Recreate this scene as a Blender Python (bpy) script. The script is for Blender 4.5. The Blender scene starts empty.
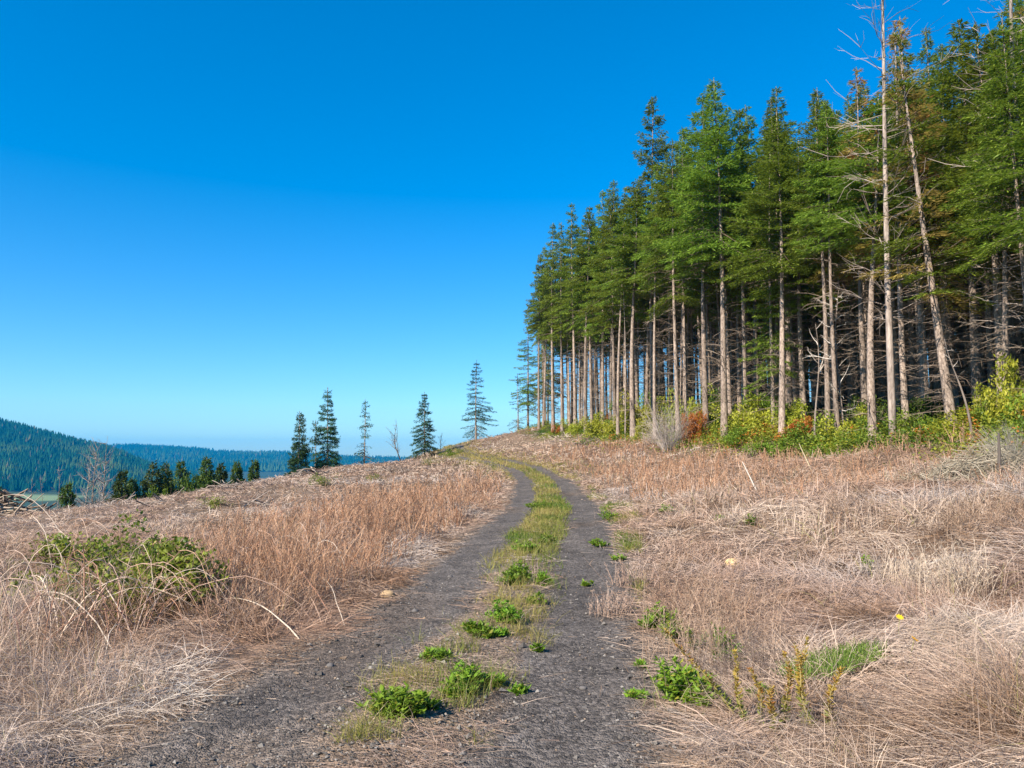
import bpy, math, random
import numpy as np

R = math.radians
rng = np.random.default_rng(11)
random.seed(5)
scene = bpy.context.scene
col = scene.collection

# ------------------------------------------------------------------ camera, sky, sun, exposure
F_PX, EYE, HORIZON = 760.0, 1.45, 455.0
PITCH = math.atan((HORIZON - 384.0) / F_PX)
cam_d = bpy.data.cameras.new('camera')
cam_d.sensor_width = 36.0
cam_d.lens = 36.0 * F_PX / 1024.0
cam_d.clip_start, cam_d.clip_end = 0.1, 30000.0
cam = bpy.data.objects.new('camera', cam_d)
col.objects.link(cam)
cam.location = (0, 0, EYE)
cam.rotation_euler = (math.pi / 2 + PITCH, 0, 0)
scene.camera = cam

SUN_EL, SUN_AZ = R(36), R(222)          # azimuth clockwise from +Y: behind the camera, to the left
w = bpy.data.worlds.new('World'); scene.world = w; w.use_nodes = True
wn = w.node_tree; wn.nodes.clear()
sky = wn.nodes.new('ShaderNodeTexSky'); sky.sky_type = 'NISHITA'; sky.sun_disc = False
sky.sun_elevation = SUN_EL; sky.sun_rotation = SUN_AZ
sky.air_density, sky.dust_density, sky.ozone_density = 1.0, 0.0, 3.0
hs = wn.nodes.new('ShaderNodeHueSaturation'); hs.inputs['Saturation'].default_value = 1.5
hs.inputs['Hue'].default_value = 0.492
gm = wn.nodes.new('ShaderNodeGamma'); gm.inputs[1].default_value = .85
tn = wn.nodes.new('ShaderNodeMix'); tn.data_type = 'RGBA'; tn.blend_type = 'MULTIPLY'; tn.inputs[0].default_value = 1; tn.inputs[7].default_value = (.54, .85, 1.16, 1)
bg = wn.nodes.new('ShaderNodeBackground'); bg.inputs['Strength'].default_value = 0.102
wo = wn.nodes.new('ShaderNodeOutputWorld')
wn.links.new(sky.outputs[0], hs.inputs['Color']); wn.links.new(hs.outputs[0], tn.inputs[6]); wn.links.new(tn.outputs[2], gm.inputs[0]); wn.links.new(gm.outputs[0], bg.inputs[0]); wn.links.new(bg.outputs[0], wo.inputs[0])
sd = bpy.data.lights.new('sun', 'SUN'); sd.energy = 5.0; sd.angle = R(0.5); sd.color = (1.0, 0.90, 0.76)
so = bpy.data.objects.new('sun', sd); col.objects.link(so)
so.rotation_euler = (math.pi / 2 - SUN_EL, 0, math.pi - SUN_AZ)
so.location = (-30, -30, 60)
vs = scene.view_settings
vs.view_transform = 'Standard'; vs.look = 'None'; vs.gamma = 1.0; vs.use_curve_mapping = False
vs.exposure = 1.12
scene.cycles.max_bounces = 8; scene.cycles.diffuse_bounces = 3; scene.cycles.transmission_bounces = 3
scene.cycles.volume_bounces = 0; scene.cycles.transparent_max_bounces = 8

# ------------------------------------------------------------------ helpers
cp, sp = math.cos(PITCH), math.sin(PITCH)
def at(px, py, Y):
    dx, dz = (px - 512) / F_PX, -(py - 384) / F_PX
    d = (dx, cp - dz * sp, sp + dz * cp)
    k = Y / d[1]
    return d[0] * k, Y, EYE + d[2] * k
def xat(px, Y): return (px - 512) / F_PX * Y

def _hash(ix, iy, s):
    h = (ix.astype(np.int64) * 374761393 + iy.astype(np.int64) * 668265263 + s * 974634777) & 0xffffffff
    h = ((h ^ (h >> 13)) * 1274126177) & 0xffffffff
    h = h ^ (h >> 16)
    return (h & 0xffff) / 65535.0
def vnoise(x, y, s=0):
    x = np.asarray(x, float); y = np.asarray(y, float)
    ix, iy = np.floor(x), np.floor(y); fx, fy = x - ix, y - iy
    fx = fx * fx * (3 - 2 * fx); fy = fy * fy * (3 - 2 * fy)
    a, b = _hash(ix, iy, s), _hash(ix + 1, iy, s); c, d = _hash(ix, iy + 1, s), _hash(ix + 1, iy + 1, s)
    return (a * (1 - fx) + b * fx) * (1 - fy) + (c * (1 - fx) + d * fx) * fy
def fbm(x, y, s=0, o=3):
    t = 0; a = 1; n = 0
    for k in range(o):
        t = t + a * vnoise(np.asarray(x) * 2 ** k, np.asarray(y) * 2 ** k, s + 17 * k); n += a; a *= 0.5
    return t / n
def sstep(a, b, x):
    t = np.clip((np.asarray(x, float) - a) / (b - a), 0, 1); return t * t * (3 - 2 * t)
def unit(v): return v / np.maximum(np.linalg.norm(v, axis=-1, keepdims=True), 1e-9)

class Geo:
    """numpy collector of quads and triangles with a colour per vertex; link() makes ONE mesh object"""
    def __init__(s): s.v = []; s.q = []; s.t = []; s.c = []; s.n = 0
    def add(s, v, q=None, t=None, c=(.5, .5, .5)):
        v = np.asarray(v, np.float32).reshape(-1, 3); c = np.asarray(c, np.float32)
        if c.ndim == 1: c = np.broadcast_to(c, (len(v), 3))
        s.v.append(v); s.c.append(c)
        if q is not None and len(q): s.q.append(np.asarray(q, np.int64).reshape(-1, 4) + s.n)
        if t is not None and len(t): s.t.append(np.asarray(t, np.int64).reshape(-1, 3) + s.n)
        s.n += len(v); return s
    def strips(s, P, W, S, c):
        """P (N,K,3) centre lines, W (N,K) widths, S (N,3) or (N,K,3) side vectors"""
        N, K, _ = P.shape
        if S.ndim == 2: S = S[:, None, :]
        W = np.broadcast_to(W, (N, K))
        a = P - S * W[..., None] / 2; b = P + S * W[..., None] / 2
        v = np.stack([a, b], 2).reshape(-1, 3)
        base = (np.arange(N)[:, None] * K + np.arange(K - 1)[None]) * 2
        q = np.stack([base, base + 1, base + 3, base + 2], -1).reshape(-1, 4)
        c = np.asarray(c, np.float32)
        if c.ndim == 2: c = np.repeat(c, K * 2, 0)
        return s.add(v, q, None, c)
    def tubes(s, P, Rd, c, sides=4, cap=False):
        P = np.asarray(P, float); N, K, _ = P.shape
        Rd = np.broadcast_to(Rd, (N, K))
        T = np.empty_like(P); T[:, 1:-1] = P[:, 2:] - P[:, :-2]; T[:, 0] = P[:, 1] - P[:, 0]; T[:, -1] = P[:, -1] - P[:, -2]
        T = unit(T)
        ax = unit(P[:, -1] - P[:, 0])
        ref = np.where(np.abs(ax[:, 2:3]) > 0.7, np.array([[1., .13, 0]]), np.array([[0, .1, 1.]]))
        U = unit(np.cross(T, ref[:, None, :])); V = np.cross(T, U)
        a = np.arange(sides) * 2 * np.pi / sides
        ring = P[:, :, None, :] + Rd[:, :, None, None] * (np.cos(a)[None, None, :, None] * U[:, :, None, :] + np.sin(a)[None, None, :, None] * V[:, :, None, :])
        base = (np.arange(N)[:, None, None] * K + np.arange(K - 1)[None, :, None]) * sides
        j = np.arange(sides)[None, None]; j2 = (j + 1) % sides
        q = np.stack([base + j, base + j2, base + sides + j2, base + sides + j], -1).reshape(-1, 4)
        c = np.asarray(c, np.float32)
        if c.ndim == 2: c = np.repeat(c, K * sides, 0)
        off = s.n
        s.add(ring.reshape(-1, 3), q, None, c)
        if cap:
            tops = []
            for i in range(N):
                b0 = (i * K + K - 1) * sides
                tops += [[b0, b0 + k, b0 + k + 1] for k in range(1, sides - 1)]
                b1 = i * K * sides
                tops += [[b1, b1 + k + 1, b1 + k] for k in range(1, sides - 1)]
            s.t.append(np.array(tops) + off)
        return s
    def leaves(s, P, D, S, L, W, c, fold=0.0):
        """pointed leaf blades: four corners, base - side - tip - side"""
        N = len(P); L = np.broadcast_to(L, (N,))[:, None]; W = np.broadcast_to(W, (N,))[:, None]
        Nn = np.cross(D, S)
        v = np.stack([P, P + D * L * .45 - S * W / 2 + Nn * W * fold, P + D * L, P + D * L * .45 + S * W / 2 + Nn * W * fold], 1).reshape(-1, 3)
        b = np.arange(N)[:, None] * 4
        c = np.asarray(c, np.float32)
        if c.ndim == 2: c = np.repeat(c, 4, 0)
        if fold:
            t = np.concatenate([b + np.array([[0, 1, 2]]), b + np.array([[0, 2, 3]])]); return s.add(v, None, t, c)
        return s.add(v, b + np.array([[0, 1, 2, 3]]), None, c)
    def mesh(s, name, mat, smooth=False):
        v = np.concatenate(s.v); c = np.concatenate(s.c)
        q = np.concatenate(s.q) if s.q else np.zeros((0, 4), np.int64); t = np.concatenate(s.t) if s.t else np.zeros((0, 3), np.int64)
        me = bpy.data.meshes.new(name)
        me.vertices.add(len(v)); me.vertices.foreach_set('co', v.astype(np.float32).ravel())
        nl = len(q) * 4 + len(t) * 3
        me.loops.add(nl); me.loops.foreach_set('vertex_index', np.concatenate([q.ravel(), t.ravel()]).astype(np.int32))
        me.polygons.add(len(q) + len(t))
        me.polygons.foreach_set('loop_start', np.concatenate([np.arange(len(q)) * 4, len(q) * 4 + np.arange(len(t)) * 3]).astype(np.int32))
        me.polygons.foreach_set('use_smooth', np.full(len(q) + len(t), smooth, bool))
        me.update(calc_edges=True)
        at_ = me.color_attributes.new('col', 'FLOAT_COLOR', 'POINT')
        at_.data.foreach_set('color', np.concatenate([c, np.ones((len(c), 1))], 1).astype(np.float32).ravel())
        if mat: me.materials.append(mat)
        return me
    def link(s, name, mat, parent=None, smooth=False):
        o = bpy.data.objects.new(name, s.mesh(name, mat, smooth)); col.objects.link(o)
        if parent is not None: o.parent = parent
        return o

def tag(o, label=None, cat=None, group=None, kind=None):
    if label: o['label'] = label
    if cat: o['category'] = cat
    if group: o['group'] = group
    if kind: o['kind'] = kind
    return o
def empty(name, loc=(0, 0, 0), rz=0.0):
    o = bpy.data.objects.new(name, None); o.empty_display_size = .2
    o.location = loc; o.rotation_euler = (0, 0, rz); col.objects.link(o); return o
def copy_tree(o, parent=None):
    c = o.copy(); col.objects.link(c)
    if parent is not None: c.parent = parent
    for ch in list(o.children): copy_tree(ch, c)
    return c
def mixc(a, b, t):
    t = np.asarray(t)[..., None]; return np.asarray(a) * (1 - t) + np.asarray(b) * t

# ------------------------------------------------------------------ materials
def new_mat(name):
    m = bpy.data.materials.new(name); m.use_nodes = True; m.node_tree.nodes.clear(); return m, m.node_tree
def leaf_mat(name, transl=0.35, vary=0.25, rough=0.6, spec=0.2, obj_hue=0.02):
    """colour from the mesh's own colour per leaf, varied per object, part of the light passing through"""
    m, t = new_mat(name); N = t.nodes; L = t.links
    a = N.new('ShaderNodeAttribute'); a.attribute_name = 'col'
    oi = N.new('ShaderNodeObjectInfo')
    h = N.new('ShaderNodeHueSaturation')
    mr = N.new('ShaderNodeMapRange'); mr.inputs[3].default_value = 1 - vary; mr.inputs[4].default_value = 1 + vary
    mh = N.new('ShaderNodeMapRange'); mh.inputs[3].default_value = .5 - obj_hue; mh.inputs[4].default_value = .5 + obj_hue
    L.new(oi.outputs['Random'], mr.inputs[0]); L.new(oi.outputs['Random'], mh.inputs[0])
    L.new(mr.outputs[0], h.inputs['Value']); L.new(mh.outputs[0], h.inputs['Hue']); L.new(a.outputs['Color'], h.inputs['Color'])
    p = N.new('ShaderNodeBsdfPrincipled'); p.inputs['Roughness'].default_value = rough; p.inputs['Specular IOR Level'].default_value = spec
    tr = N.new('ShaderNodeBsdfTranslucent'); mx = N.new('ShaderNodeMixShader'); mx.inputs[0].default_value = transl
    o = N.new('ShaderNodeOutputMaterial')
    L.new(h.outputs[0], p.inputs['Base Color']); L.new(h.outputs[0], tr.inputs[0])
    L.new(p.outputs[0], mx.inputs[1]); L.new(tr.outputs[0], mx.inputs[2]); L.new(mx.outputs[0], o.inputs[0])
    return m
def bark_mat(name, ca, cb, scale=(9, 9, 1.6), bump=.5):
    m, t = new_mat(name); N = t.nodes; L = t.links
    tc = N.new('ShaderNodeTexCoord'); mp = N.new('ShaderNodeMapping'); mp.inputs['Scale'].default_value = scale
    n1 = N.new('ShaderNodeTexNoise'); n1.inputs['Scale'].default_value = 1.6; n1.inputs['Detail'].default_value = 6; n1.inputs['Roughness'].default_value = .7
    cr = N.new('ShaderNodeValToRGB'); cr.color_ramp.elements[0].position = .36; cr.color_ramp.elements[1].position = .62
    cr.color_ramp.elements[0].color = (*cb, 1); cr.color_ramp.elements[1].color = (*ca, 1)
    n2 = N.new('ShaderNodeTexNoise'); n2.inputs['Scale'].default_value = .6; n2.inputs['Detail'].default_value = 3
    mm = N.new('ShaderNodeMix'); mm.data_type = 'RGBA'; mm.blend_type = 'MULTIPLY'; mm.inputs[0].default_value = .55
    cr2 = N.new('ShaderNodeValToRGB'); cr2.color_ramp.elements[0].color = (.45, .42, .4, 1); cr2.color_ramp.elements[0].position = .35; cr2.color_ramp.elements[1].position = .6; cr2.color_ramp.elements[1].color = (1.05, 1, .97, 1)
    oi = N.new('ShaderNodeObjectInfo'); mr = N.new('ShaderNodeMapRange'); mr.inputs[3].default_value = .7; mr.inputs[4].default_value = 1.2
    h = N.new('ShaderNodeHueSaturation'); L.new(oi.outputs['Random'], mr.inputs[0]); L.new(mr.outputs[0], h.inputs['Value'])
    p = N.new('ShaderNodeBsdfPrincipled'); p.inputs['Roughness'].default_value = .9; p.inputs['Specular IOR Level'].default_value = .15
    b = N.new('ShaderNodeBump'); b.inputs['Strength'].default_value = bump; b.inputs['Distance'].default_value = .04
    o = N.new('ShaderNodeOutputMaterial')
    L.new(tc.outputs['Object'], mp.inputs[0]); L.new(mp.outputs[0], n1.inputs[0]); L.new(tc.outputs['Object'], n2.inputs[0])
    L.new(n1.outputs[0], cr.inputs[0]); L.new(n2.outputs[0], cr2.inputs[0])
    L.new(cr.outputs[0], mm.inputs[6]); L.new(cr2.outputs[0], mm.inputs[7]); L.new(mm.outputs[2], h.inputs['Color']); L.new(h.outputs[0], p.inputs['Base Color'])
    L.new(n1.outputs[0], b.inputs['Height']); L.new(b.outputs[0], p.inputs['Normal']); L.new(p.outputs[0], o.inputs[0])
    return m
M = {}
M['needles'] = leaf_mat('fir_needles', .38, .25, .55, .25, .018)
M['dry'] = leaf_mat('dry_grass', .28, 0, .8, .1, 0)
M['leaf'] = leaf_mat('green_leaf', .42, .12, .5, .3, .012)
M['wood'] = leaf_mat('weathered_wood', 0, .12, .9, .1, .005)
M['far'] = leaf_mat('far_foliage', 0, 0, 1, 0, 0)
M['bark'] = bark_mat('fir_bark', (.43, .35, .29), (.13, .098, .08), (11, 11, 3.0))
M['pale_bark'] = bark_mat('bleached_bark', (.40, .34, .295), (.17, .135, .115))
M['stone'] = leaf_mat('stone', 0, .1, .9, .2, 0)

# ------------------------------------------------------------------ terrain
ROAD = np.array([(-2.6, -12), (-1.75, -4), (-1.12, 0), (-.5, 4.0), (-.1, 6.6), (.25, 10.6), (.75, 16), (1.14, 24), (1.35, 33), (.95, 43), (-.5, 52), (-2.9, 61), (-5.2, 72), (-7.2, 84), (-10, 100)])
def _spline(xs, ys):
    n = len(xs); h = np.diff(xs); A = np.zeros((n, n)); b = np.zeros(n); A[0, 0] = A[-1, -1] = 1
    for i in range(1, n - 1):
        A[i, i - 1], A[i, i], A[i, i + 1] = h[i - 1], 2 * (h[i - 1] + h[i]), h[i]
        b[i] = 3 * ((ys[i + 1] - ys[i]) / h[i] - (ys[i] - ys[i - 1]) / h[i - 1])
    c = np.linalg.solve(A, b)
    def f(x):
        x = np.clip(np.asarray(x, float), xs[0], xs[-1]); i = np.clip(np.searchsorted(xs, x) - 1, 0, n - 2)
        t = x - xs[i]; bb = (ys[i + 1] - ys[i]) / h[i] - h[i] * (2 * c[i] + c[i + 1]) / 3
        return ys[i] + bb * t + c[i] * t ** 2 + (c[i + 1] - c[i]) / (3 * h[i]) * t ** 3
    return f
road_x = _spline(ROAD[:, 1], ROAD[:, 0])
def road_u(x, y):
    s = (road_x(np.asarray(y) + .2) - road_x(np.asarray(y) - .2)) / .4
    return (np.asarray(x) - road_x(y)) / np.sqrt(1 + s * s)

CT = []
for a in [  # pixel, pixel, metres away: ground seen there
    (417, 724, 4.05), (500, 620, 6.7), (527, 560, 10.5), (548, 500, 24), (528, 472, 43), (477, 460, 61), (455, 445, 84),
    (607, 560, 10.5), (438, 560, 10.5), (590, 500, 24), (500, 500, 24), (620, 470, 40), (560, 462, 50),
    (560, 440, 72), (500, 437, 86), (540, 426, 84), (590, 432, 66), (632, 440, 52), (654, 434, 56), (706, 440, 42), (724, 443, 40), (760, 447, 35),
    (800, 452, 31), (892, 450, 25.5), (952, 448, 22.5), (1024, 452, 20), (900, 500, 12.5), (1000, 500, 11.5), (800, 500, 15), (700, 500, 19),
    (1000, 600, 6.6), (850, 600, 6.9), (1000, 700, 4.15), (760, 560, 9.4), (960, 550, 8.3), (720, 650, 5.5),
    (0, 700, 4.5), (100, 700, 4.5), (0, 620, 6.8), (200, 620, 6.8), (350, 600, 7.7), (0, 560, 12), (150, 550, 12.5), (300, 540, 14), (400, 520, 17.5),
    (0, 524, 27), (100, 506, 36), (200, 494, 44), (280, 478, 52), (350, 470, 56), (420, 461, 62), (380, 492, 30), (250, 510, 27)]:
    CT.append(at(*a))
CT += [(-1.1, 0, 0), (-2.2, -8, 0), (5, -8, .3), (-10, -8, -.3), (12, -5, 1.3), (16, 6, 2.1), (6, 0, .45), (-8, 0, -.2), (-20, 0, -1.2), (-30, 15, -2.6),
       (15, 62, 4.6), (30, 60, 6.0), (20, 95, 5.6), (40, 40, 5.6), (30, 25, 4.2), (60, 60, 8), (60, 15, 6.5), (60, 100, 7.5),
       (-30, 45, -4.2), (-20, 60, -2.6), (-12, 78, .4), (-6, 100, 1.6), (8, 105, 4.3), (-30, 80, -7), (-60, 60, -10), (-60, 20, -8), (-20, 105, -4), (-45, 120, -13), (0, 130, -2)]
CT = np.array(CT)
def _tps(r2): return .5 * r2 * np.log(np.maximum(r2, 1e-12))
_n = len(CT)
_A = np.zeros((_n + 3, _n + 3)); _d2 = ((CT[:, None, :2] - CT[None, :, :2]) ** 2).sum(-1)
_A[:_n, :_n] = _tps(_d2) + np.eye(_n) * 6.0
_A[:_n, _n:] = np.c_[np.ones(_n), CT[:, :2]]; _A[_n:, :_n] = _A[:_n, _n:].T
_W = np.linalg.solve(_A, np.r_[CT[:, 2], 0, 0, 0])
def _near(x, y):
    out = np.empty(len(x))
    for i in range(0, len(x), 60000):
        X, Y = x[i:i + 60000], y[i:i + 60000]
        r2 = (X[:, None] - CT[None, :, 0]) ** 2 + (Y[:, None] - CT[None, :, 1]) ** 2
        out[i:i + 60000] = _tps(r2) @ _W[:_n] + _W[_n] + _W[_n + 1] * X + _W[_n + 2] * Y
    return out
R1 = np.array([(-900, 400), (-300, 408), (-80, 420), (0, 428), (40, 436), (75, 445), (110, 453), (150, 470), (180, 484), (220, 500), (4000, 500)], float)
R2 = np.array([(-1500, 430), (0, 446), (100, 449), (140, 448), (200, 452), (215, 454), (280, 456), (400, 462), (900, 470), (4000, 470)], float)
def _far(x, y):
    px = 512 + x / np.maximum(y, 200) * F_PX
    h1 = EYE + (HORIZON - np.interp(px, R1[:, 0], R1[:, 1])) / F_PX * 2300 + 80
    h2 = EYE + (HORIZON - np.interp(px, R2[:, 0], R2[:, 1])) / F_PX * 5400 + 80
    n = fbm(x / 260., y / 260., 3, 4)
    b1 = np.exp(-np.abs((y - 2300) / 560.) ** 2.4) * (.86 + .2 * n)
    b2 = np.exp(-np.abs((y - 5400) / 1200.) ** 2.4) * (.9 + .14 * n)
    front = sstep(200, 900, y)
    return -80 + np.maximum(h1, 0) * b1 * front + np.maximum(h2, 0) * b2 * front
def H(x, y):
    x = np.atleast_1d(np.asarray(x, float)); y = np.atleast_1d(np.asarray(y, float))
    xc = np.clip(x, -55, 70); yc = np.clip(y, -10, 112)
    out = np.hypot(x - xc, y - yc)
    z = _near(xc, yc)
    u = np.abs(road_u(xc, yc))
    off = sstep(1.2, 3.2, u)
    z = z + off * ((fbm(x / 1.3, y / 1.3, 5, 3) - .5) * .46 + (fbm(x / 6., y / 6., 9, 2) - .5) * .6)
    k = sstep(0, 420, out)
    return z * (1 - k) + _far(x, y) * k
def H1(x, y): return float(H([x], [y])[0])

def sgrid(lo, hi, n, c, s):
    a, b = math.asinh((lo - c) / s), math.asinh((hi - c) / s); return c + s * np.sinh(np.linspace(a, b, n))
gx = sgrid(-6500, 6500, 420, 0, 6.0); gy = sgrid(-350, 9000, 470, 3, 6.0)
X, Y = np.meshgrid(gx, gy); x, y = X.ravel(), Y.ravel(); z = H(x, y)
nx, ny = len(gx), len(gy)
idx = (np.arange(ny - 1)[:, None] * nx + np.arange(nx - 1)[None])
q = np.stack([idx, idx + 1, idx + nx + 1, idx + nx], -1).reshape(-1, 4)
EDGE = np.array([(2.4, 92), (2.9, 80), (6.2, 68), (8.0, 52), (10.5, 42), (11.2, 38), (12.9, 33), (12.9, 26), (13.6, 23.5), (14.0, 20), (14.6, 12), (15, 0)])[::-1]
def edge_x(y): return np.interp(y, EDGE[:, 1], EDGE[:, 0])
n1 = fbm(x / 2.3, y / 2.3, 21, 4); n2 = fbm(x / 9., y / 9., 22, 3)
c = mixc((.12, .088, .064), (.24, .185, .142), n1); c = mixc(c, (.16, .10, .068), sstep(.5, .75, n2) * .6)
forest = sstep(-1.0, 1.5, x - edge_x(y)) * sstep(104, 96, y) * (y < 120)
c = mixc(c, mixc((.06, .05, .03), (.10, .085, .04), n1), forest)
dist = np.hypot(x, y)
c = mixc(c, mixc((.03, .055, .025), (.06, .085, .03), n1), sstep(100, 170, dist))
fld = sstep(1300, 1330, y) * sstep(1450, 1420, y) * (x > -960) * (x < -800)
c = mixc(c, (.20, .27, .12), fld)
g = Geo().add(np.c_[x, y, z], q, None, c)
mg, t = new_mat('earth_and_thatch'); N = t.nodes; L = t.links
a = N.new('ShaderNodeAttribute'); a.attribute_name = 'col'
tc = N.new('ShaderNodeTexCoord')
nz = N.new('ShaderNodeTexNoise'); nz.inputs['Scale'].default_value = 14; nz.inputs['Detail'].default_value = 8; nz.inputs['Roughness'].default_value = .75
cr = N.new('ShaderNodeValToRGB'); cr.color_ramp.elements[0].position = .3; cr.color_ramp.elements[0].color = (.45, .42, .4, 1); cr.color_ramp.elements[1].position = .68; cr.color_ramp.elements[1].color = (1.25, 1.2, 1.15, 1)
mm = N.new('ShaderNodeMix'); mm.data_type = 'RGBA'; mm.blend_type = 'MULTIPLY'; mm.inputs[0].default_value = 1
p = N.new('ShaderNodeBsdfPrincipled'); p.inputs['Roughness'].default_value = .95; p.inputs['Specular IOR Level'].default_value = .1
b = N.new('ShaderNodeBump'); b.inputs['Strength'].default_value = .6; b.inputs['Distance'].default_value = .04
o = N.new('ShaderNodeOutputMaterial')
L.new(tc.outputs['Object'], nz.inputs[0]); L.new(nz.outputs[0], cr.inputs[0]); L.new(a.outputs['Color'], mm.inputs[6]); L.new(cr.outputs[0], mm.inputs[7])
L.new(mm.outputs[2], p.inputs['Base Color']); L.new(nz.outputs[0], b.inputs['Height']); L.new(b.outputs[0], p.inputs['Normal']); L.new(p.outputs[0], o.inputs[0])
tag(g.link('ground', mg, None, True), kind='structure')

# gravel track: one sheet along the path, its wheel tracks and grassy middle in the material
ry = np.concatenate([np.arange(-11, 16, .12), np.arange(16, 50, .3), np.arange(50, 96, .5)])
ru = np.concatenate([np.linspace(-1.75, 1.75, 45)])
YY, UU = np.meshgrid(ry, ru, indexing='ij')
s_ = (road_x(YY + .2) - road_x(YY - .2)) / .4; nn = np.sqrt(1 + s_ ** 2)
XX = road_x(YY) + UU / nn; YD = YY - UU * s_ / nn
prof = .035 * np.exp(-(UU / .3) ** 2) - .028 * np.exp(-((np.abs(UU) - .82) / .24) ** 2) + .03 * sstep(1.2, 1.0, np.abs(UU)) - .035 * sstep(1.35, 1.72, np.abs(UU))
ZZ = H(XX.ravel(), YD.ravel()).reshape(XX.shape) + .022 + prof + (fbm(XX * 3, YD * 3, 61, 3) - .5) * .03
x, y, u = XX.ravel(), YD.ravel(), UU.ravel()
wob = (fbm(x * 1.6, y * 1.6, 71, 3) - .5); wob2 = (fbm(x * 6, y * 6, 72, 3) - .5)
strip = sstep(.40, .26, np.abs(u + .02) + wob * .35 + wob2 * .2)
edge = sstep(1.16, 1.32, np.abs(u - .0) + wob * .4 + wob2 * .3)
gr = mixc((.096, .086, .079), (.146, .132, .121), fbm(x * 1.2, y * 1.2, 73, 3))
gr = mixc(gr, (.14, .11, .085), sstep(.55, .8, fbm(x * .8, y * .35, 74, 3)) * .7)
soil = mixc((.17, .125, .085), (.29, .22, .165), fbm(x * 5, y * 5, 75, 2))
cc = mixc(gr, soil, np.clip(strip * .85 + edge, 0, 1))
n_u = len(ru); idx = (np.arange(len(ry) - 1)[:, None] * n_u + np.arange(n_u - 1)[None])
q = np.stack([idx, idx + 1, idx + n_u + 1, idx + n_u], -1).reshape(-1, 4)
mr_, t = new_mat('gravel'); N = t.nodes; L = t.links
a = N.new('ShaderNodeAttribute'); a.attribute_name = 'col'
tc = N.new('ShaderNodeTexCoord')
v1 = N.new('ShaderNodeTexVoronoi'); v1.inputs['Scale'].default_value = 46; v1.inputs['Randomness'].default_value = 1
v2 = N.new('ShaderNodeTexVoronoi'); v2.inputs['Scale'].default_value = 105
nz = N.new('ShaderNodeTexNoise'); nz.inputs['Scale'].default_value = 3.2; nz.inputs['Detail'].default_value = 9; nz.inputs['Roughness'].default_value = .7
bw = N.new('ShaderNodeRGBToBW'); L.new(v1.outputs['Color'], bw.inputs[0])
cr = N.new('ShaderNodeValToRGB'); cr.color_ramp.elements[0].position = .2; cr.color_ramp.elements[0].color = (.5, .49, .48, 1); cr.color_ramp.elements[1].position = .85; cr.color_ramp.elements[1].color = (1.5, 1.47, 1.45, 1)
L.new(bw.outputs[0], cr.inputs[0])
cr2 = N.new('ShaderNodeValToRGB'); cr2.color_ramp.elements[0].position = .34; cr2.color_ramp.elements[0].color = (.55, .53, .51, 1); cr2.color_ramp.elements[1].position = .66; cr2.color_ramp.elements[1].color = (1.3, 1.25, 1.2, 1)
L.new(nz.outputs[0], cr2.inputs[0])
m1 = N.new('ShaderNodeMix'); m1.data_type = 'RGBA'; m1.blend_type = 'MULTIPLY'; m1.inputs[0].default_value = 1
m2 = N.new('ShaderNodeMix'); m2.data_type = 'RGBA'; m2.blend_type = 'MULTIPLY'; m2.inputs[0].default_value = 1
L.new(a.outputs['Color'], m1.inputs[6]); L.new(cr.outputs[0], m1.inputs[7]); L.new(m1.outputs[2], m2.inputs[6]); L.new(cr2.outputs[0], m2.inputs[7])
ad = N.new('ShaderNodeMath'); ad.operation = 'ADD'; L.new(v1.outputs['Distance'], ad.inputs[0]); L.new(v2.outputs['Distance'], ad.inputs[1])
b = N.new('ShaderNodeBump'); b.invert = True; b.inputs['Strength'].default_value = .8; b.inputs['Distance'].default_value = .012
p = N.new('ShaderNodeBsdfPrincipled'); p.inputs['Roughness'].default_value = .85; p.inputs['Specular IOR Level'].default_value = .25
o = N.new('ShaderNodeOutputMaterial')
for n_ in (v1, v2, nz): L.new(tc.outputs['Object'], n_.inputs['Vector'])
L.new(ad.outputs[0], b.inputs['Height']); L.new(b.outputs[0], p.inputs['Normal']); L.new(m2.outputs[2], p.inputs['Base Color']); L.new(p.outputs[0], o.inputs[0])
tag(Geo().add(np.c_[x, y, ZZ.ravel()], q, None, cc).link('gravel_road', mr_, None, True), kind='structure')
def RZ(x, y):
    """ground height, or the track's where it runs"""
    x = np.atleast_1d(np.asarray(x, float)); y = np.atleast_1d(np.asarray(y, float))
    u = road_u(x, y); pr = .022 + .035 * np.exp(-(u / .3) ** 2) - .028 * np.exp(-((np.abs(u) - .82) / .24) ** 2) + .03 * sstep(1.2, 1.0, np.abs(u)) - .035 * sstep(1.35, 1.72, np.abs(u))
    return H(x, y) + np.where(np.abs(u) < 1.7, pr, 0)

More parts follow.
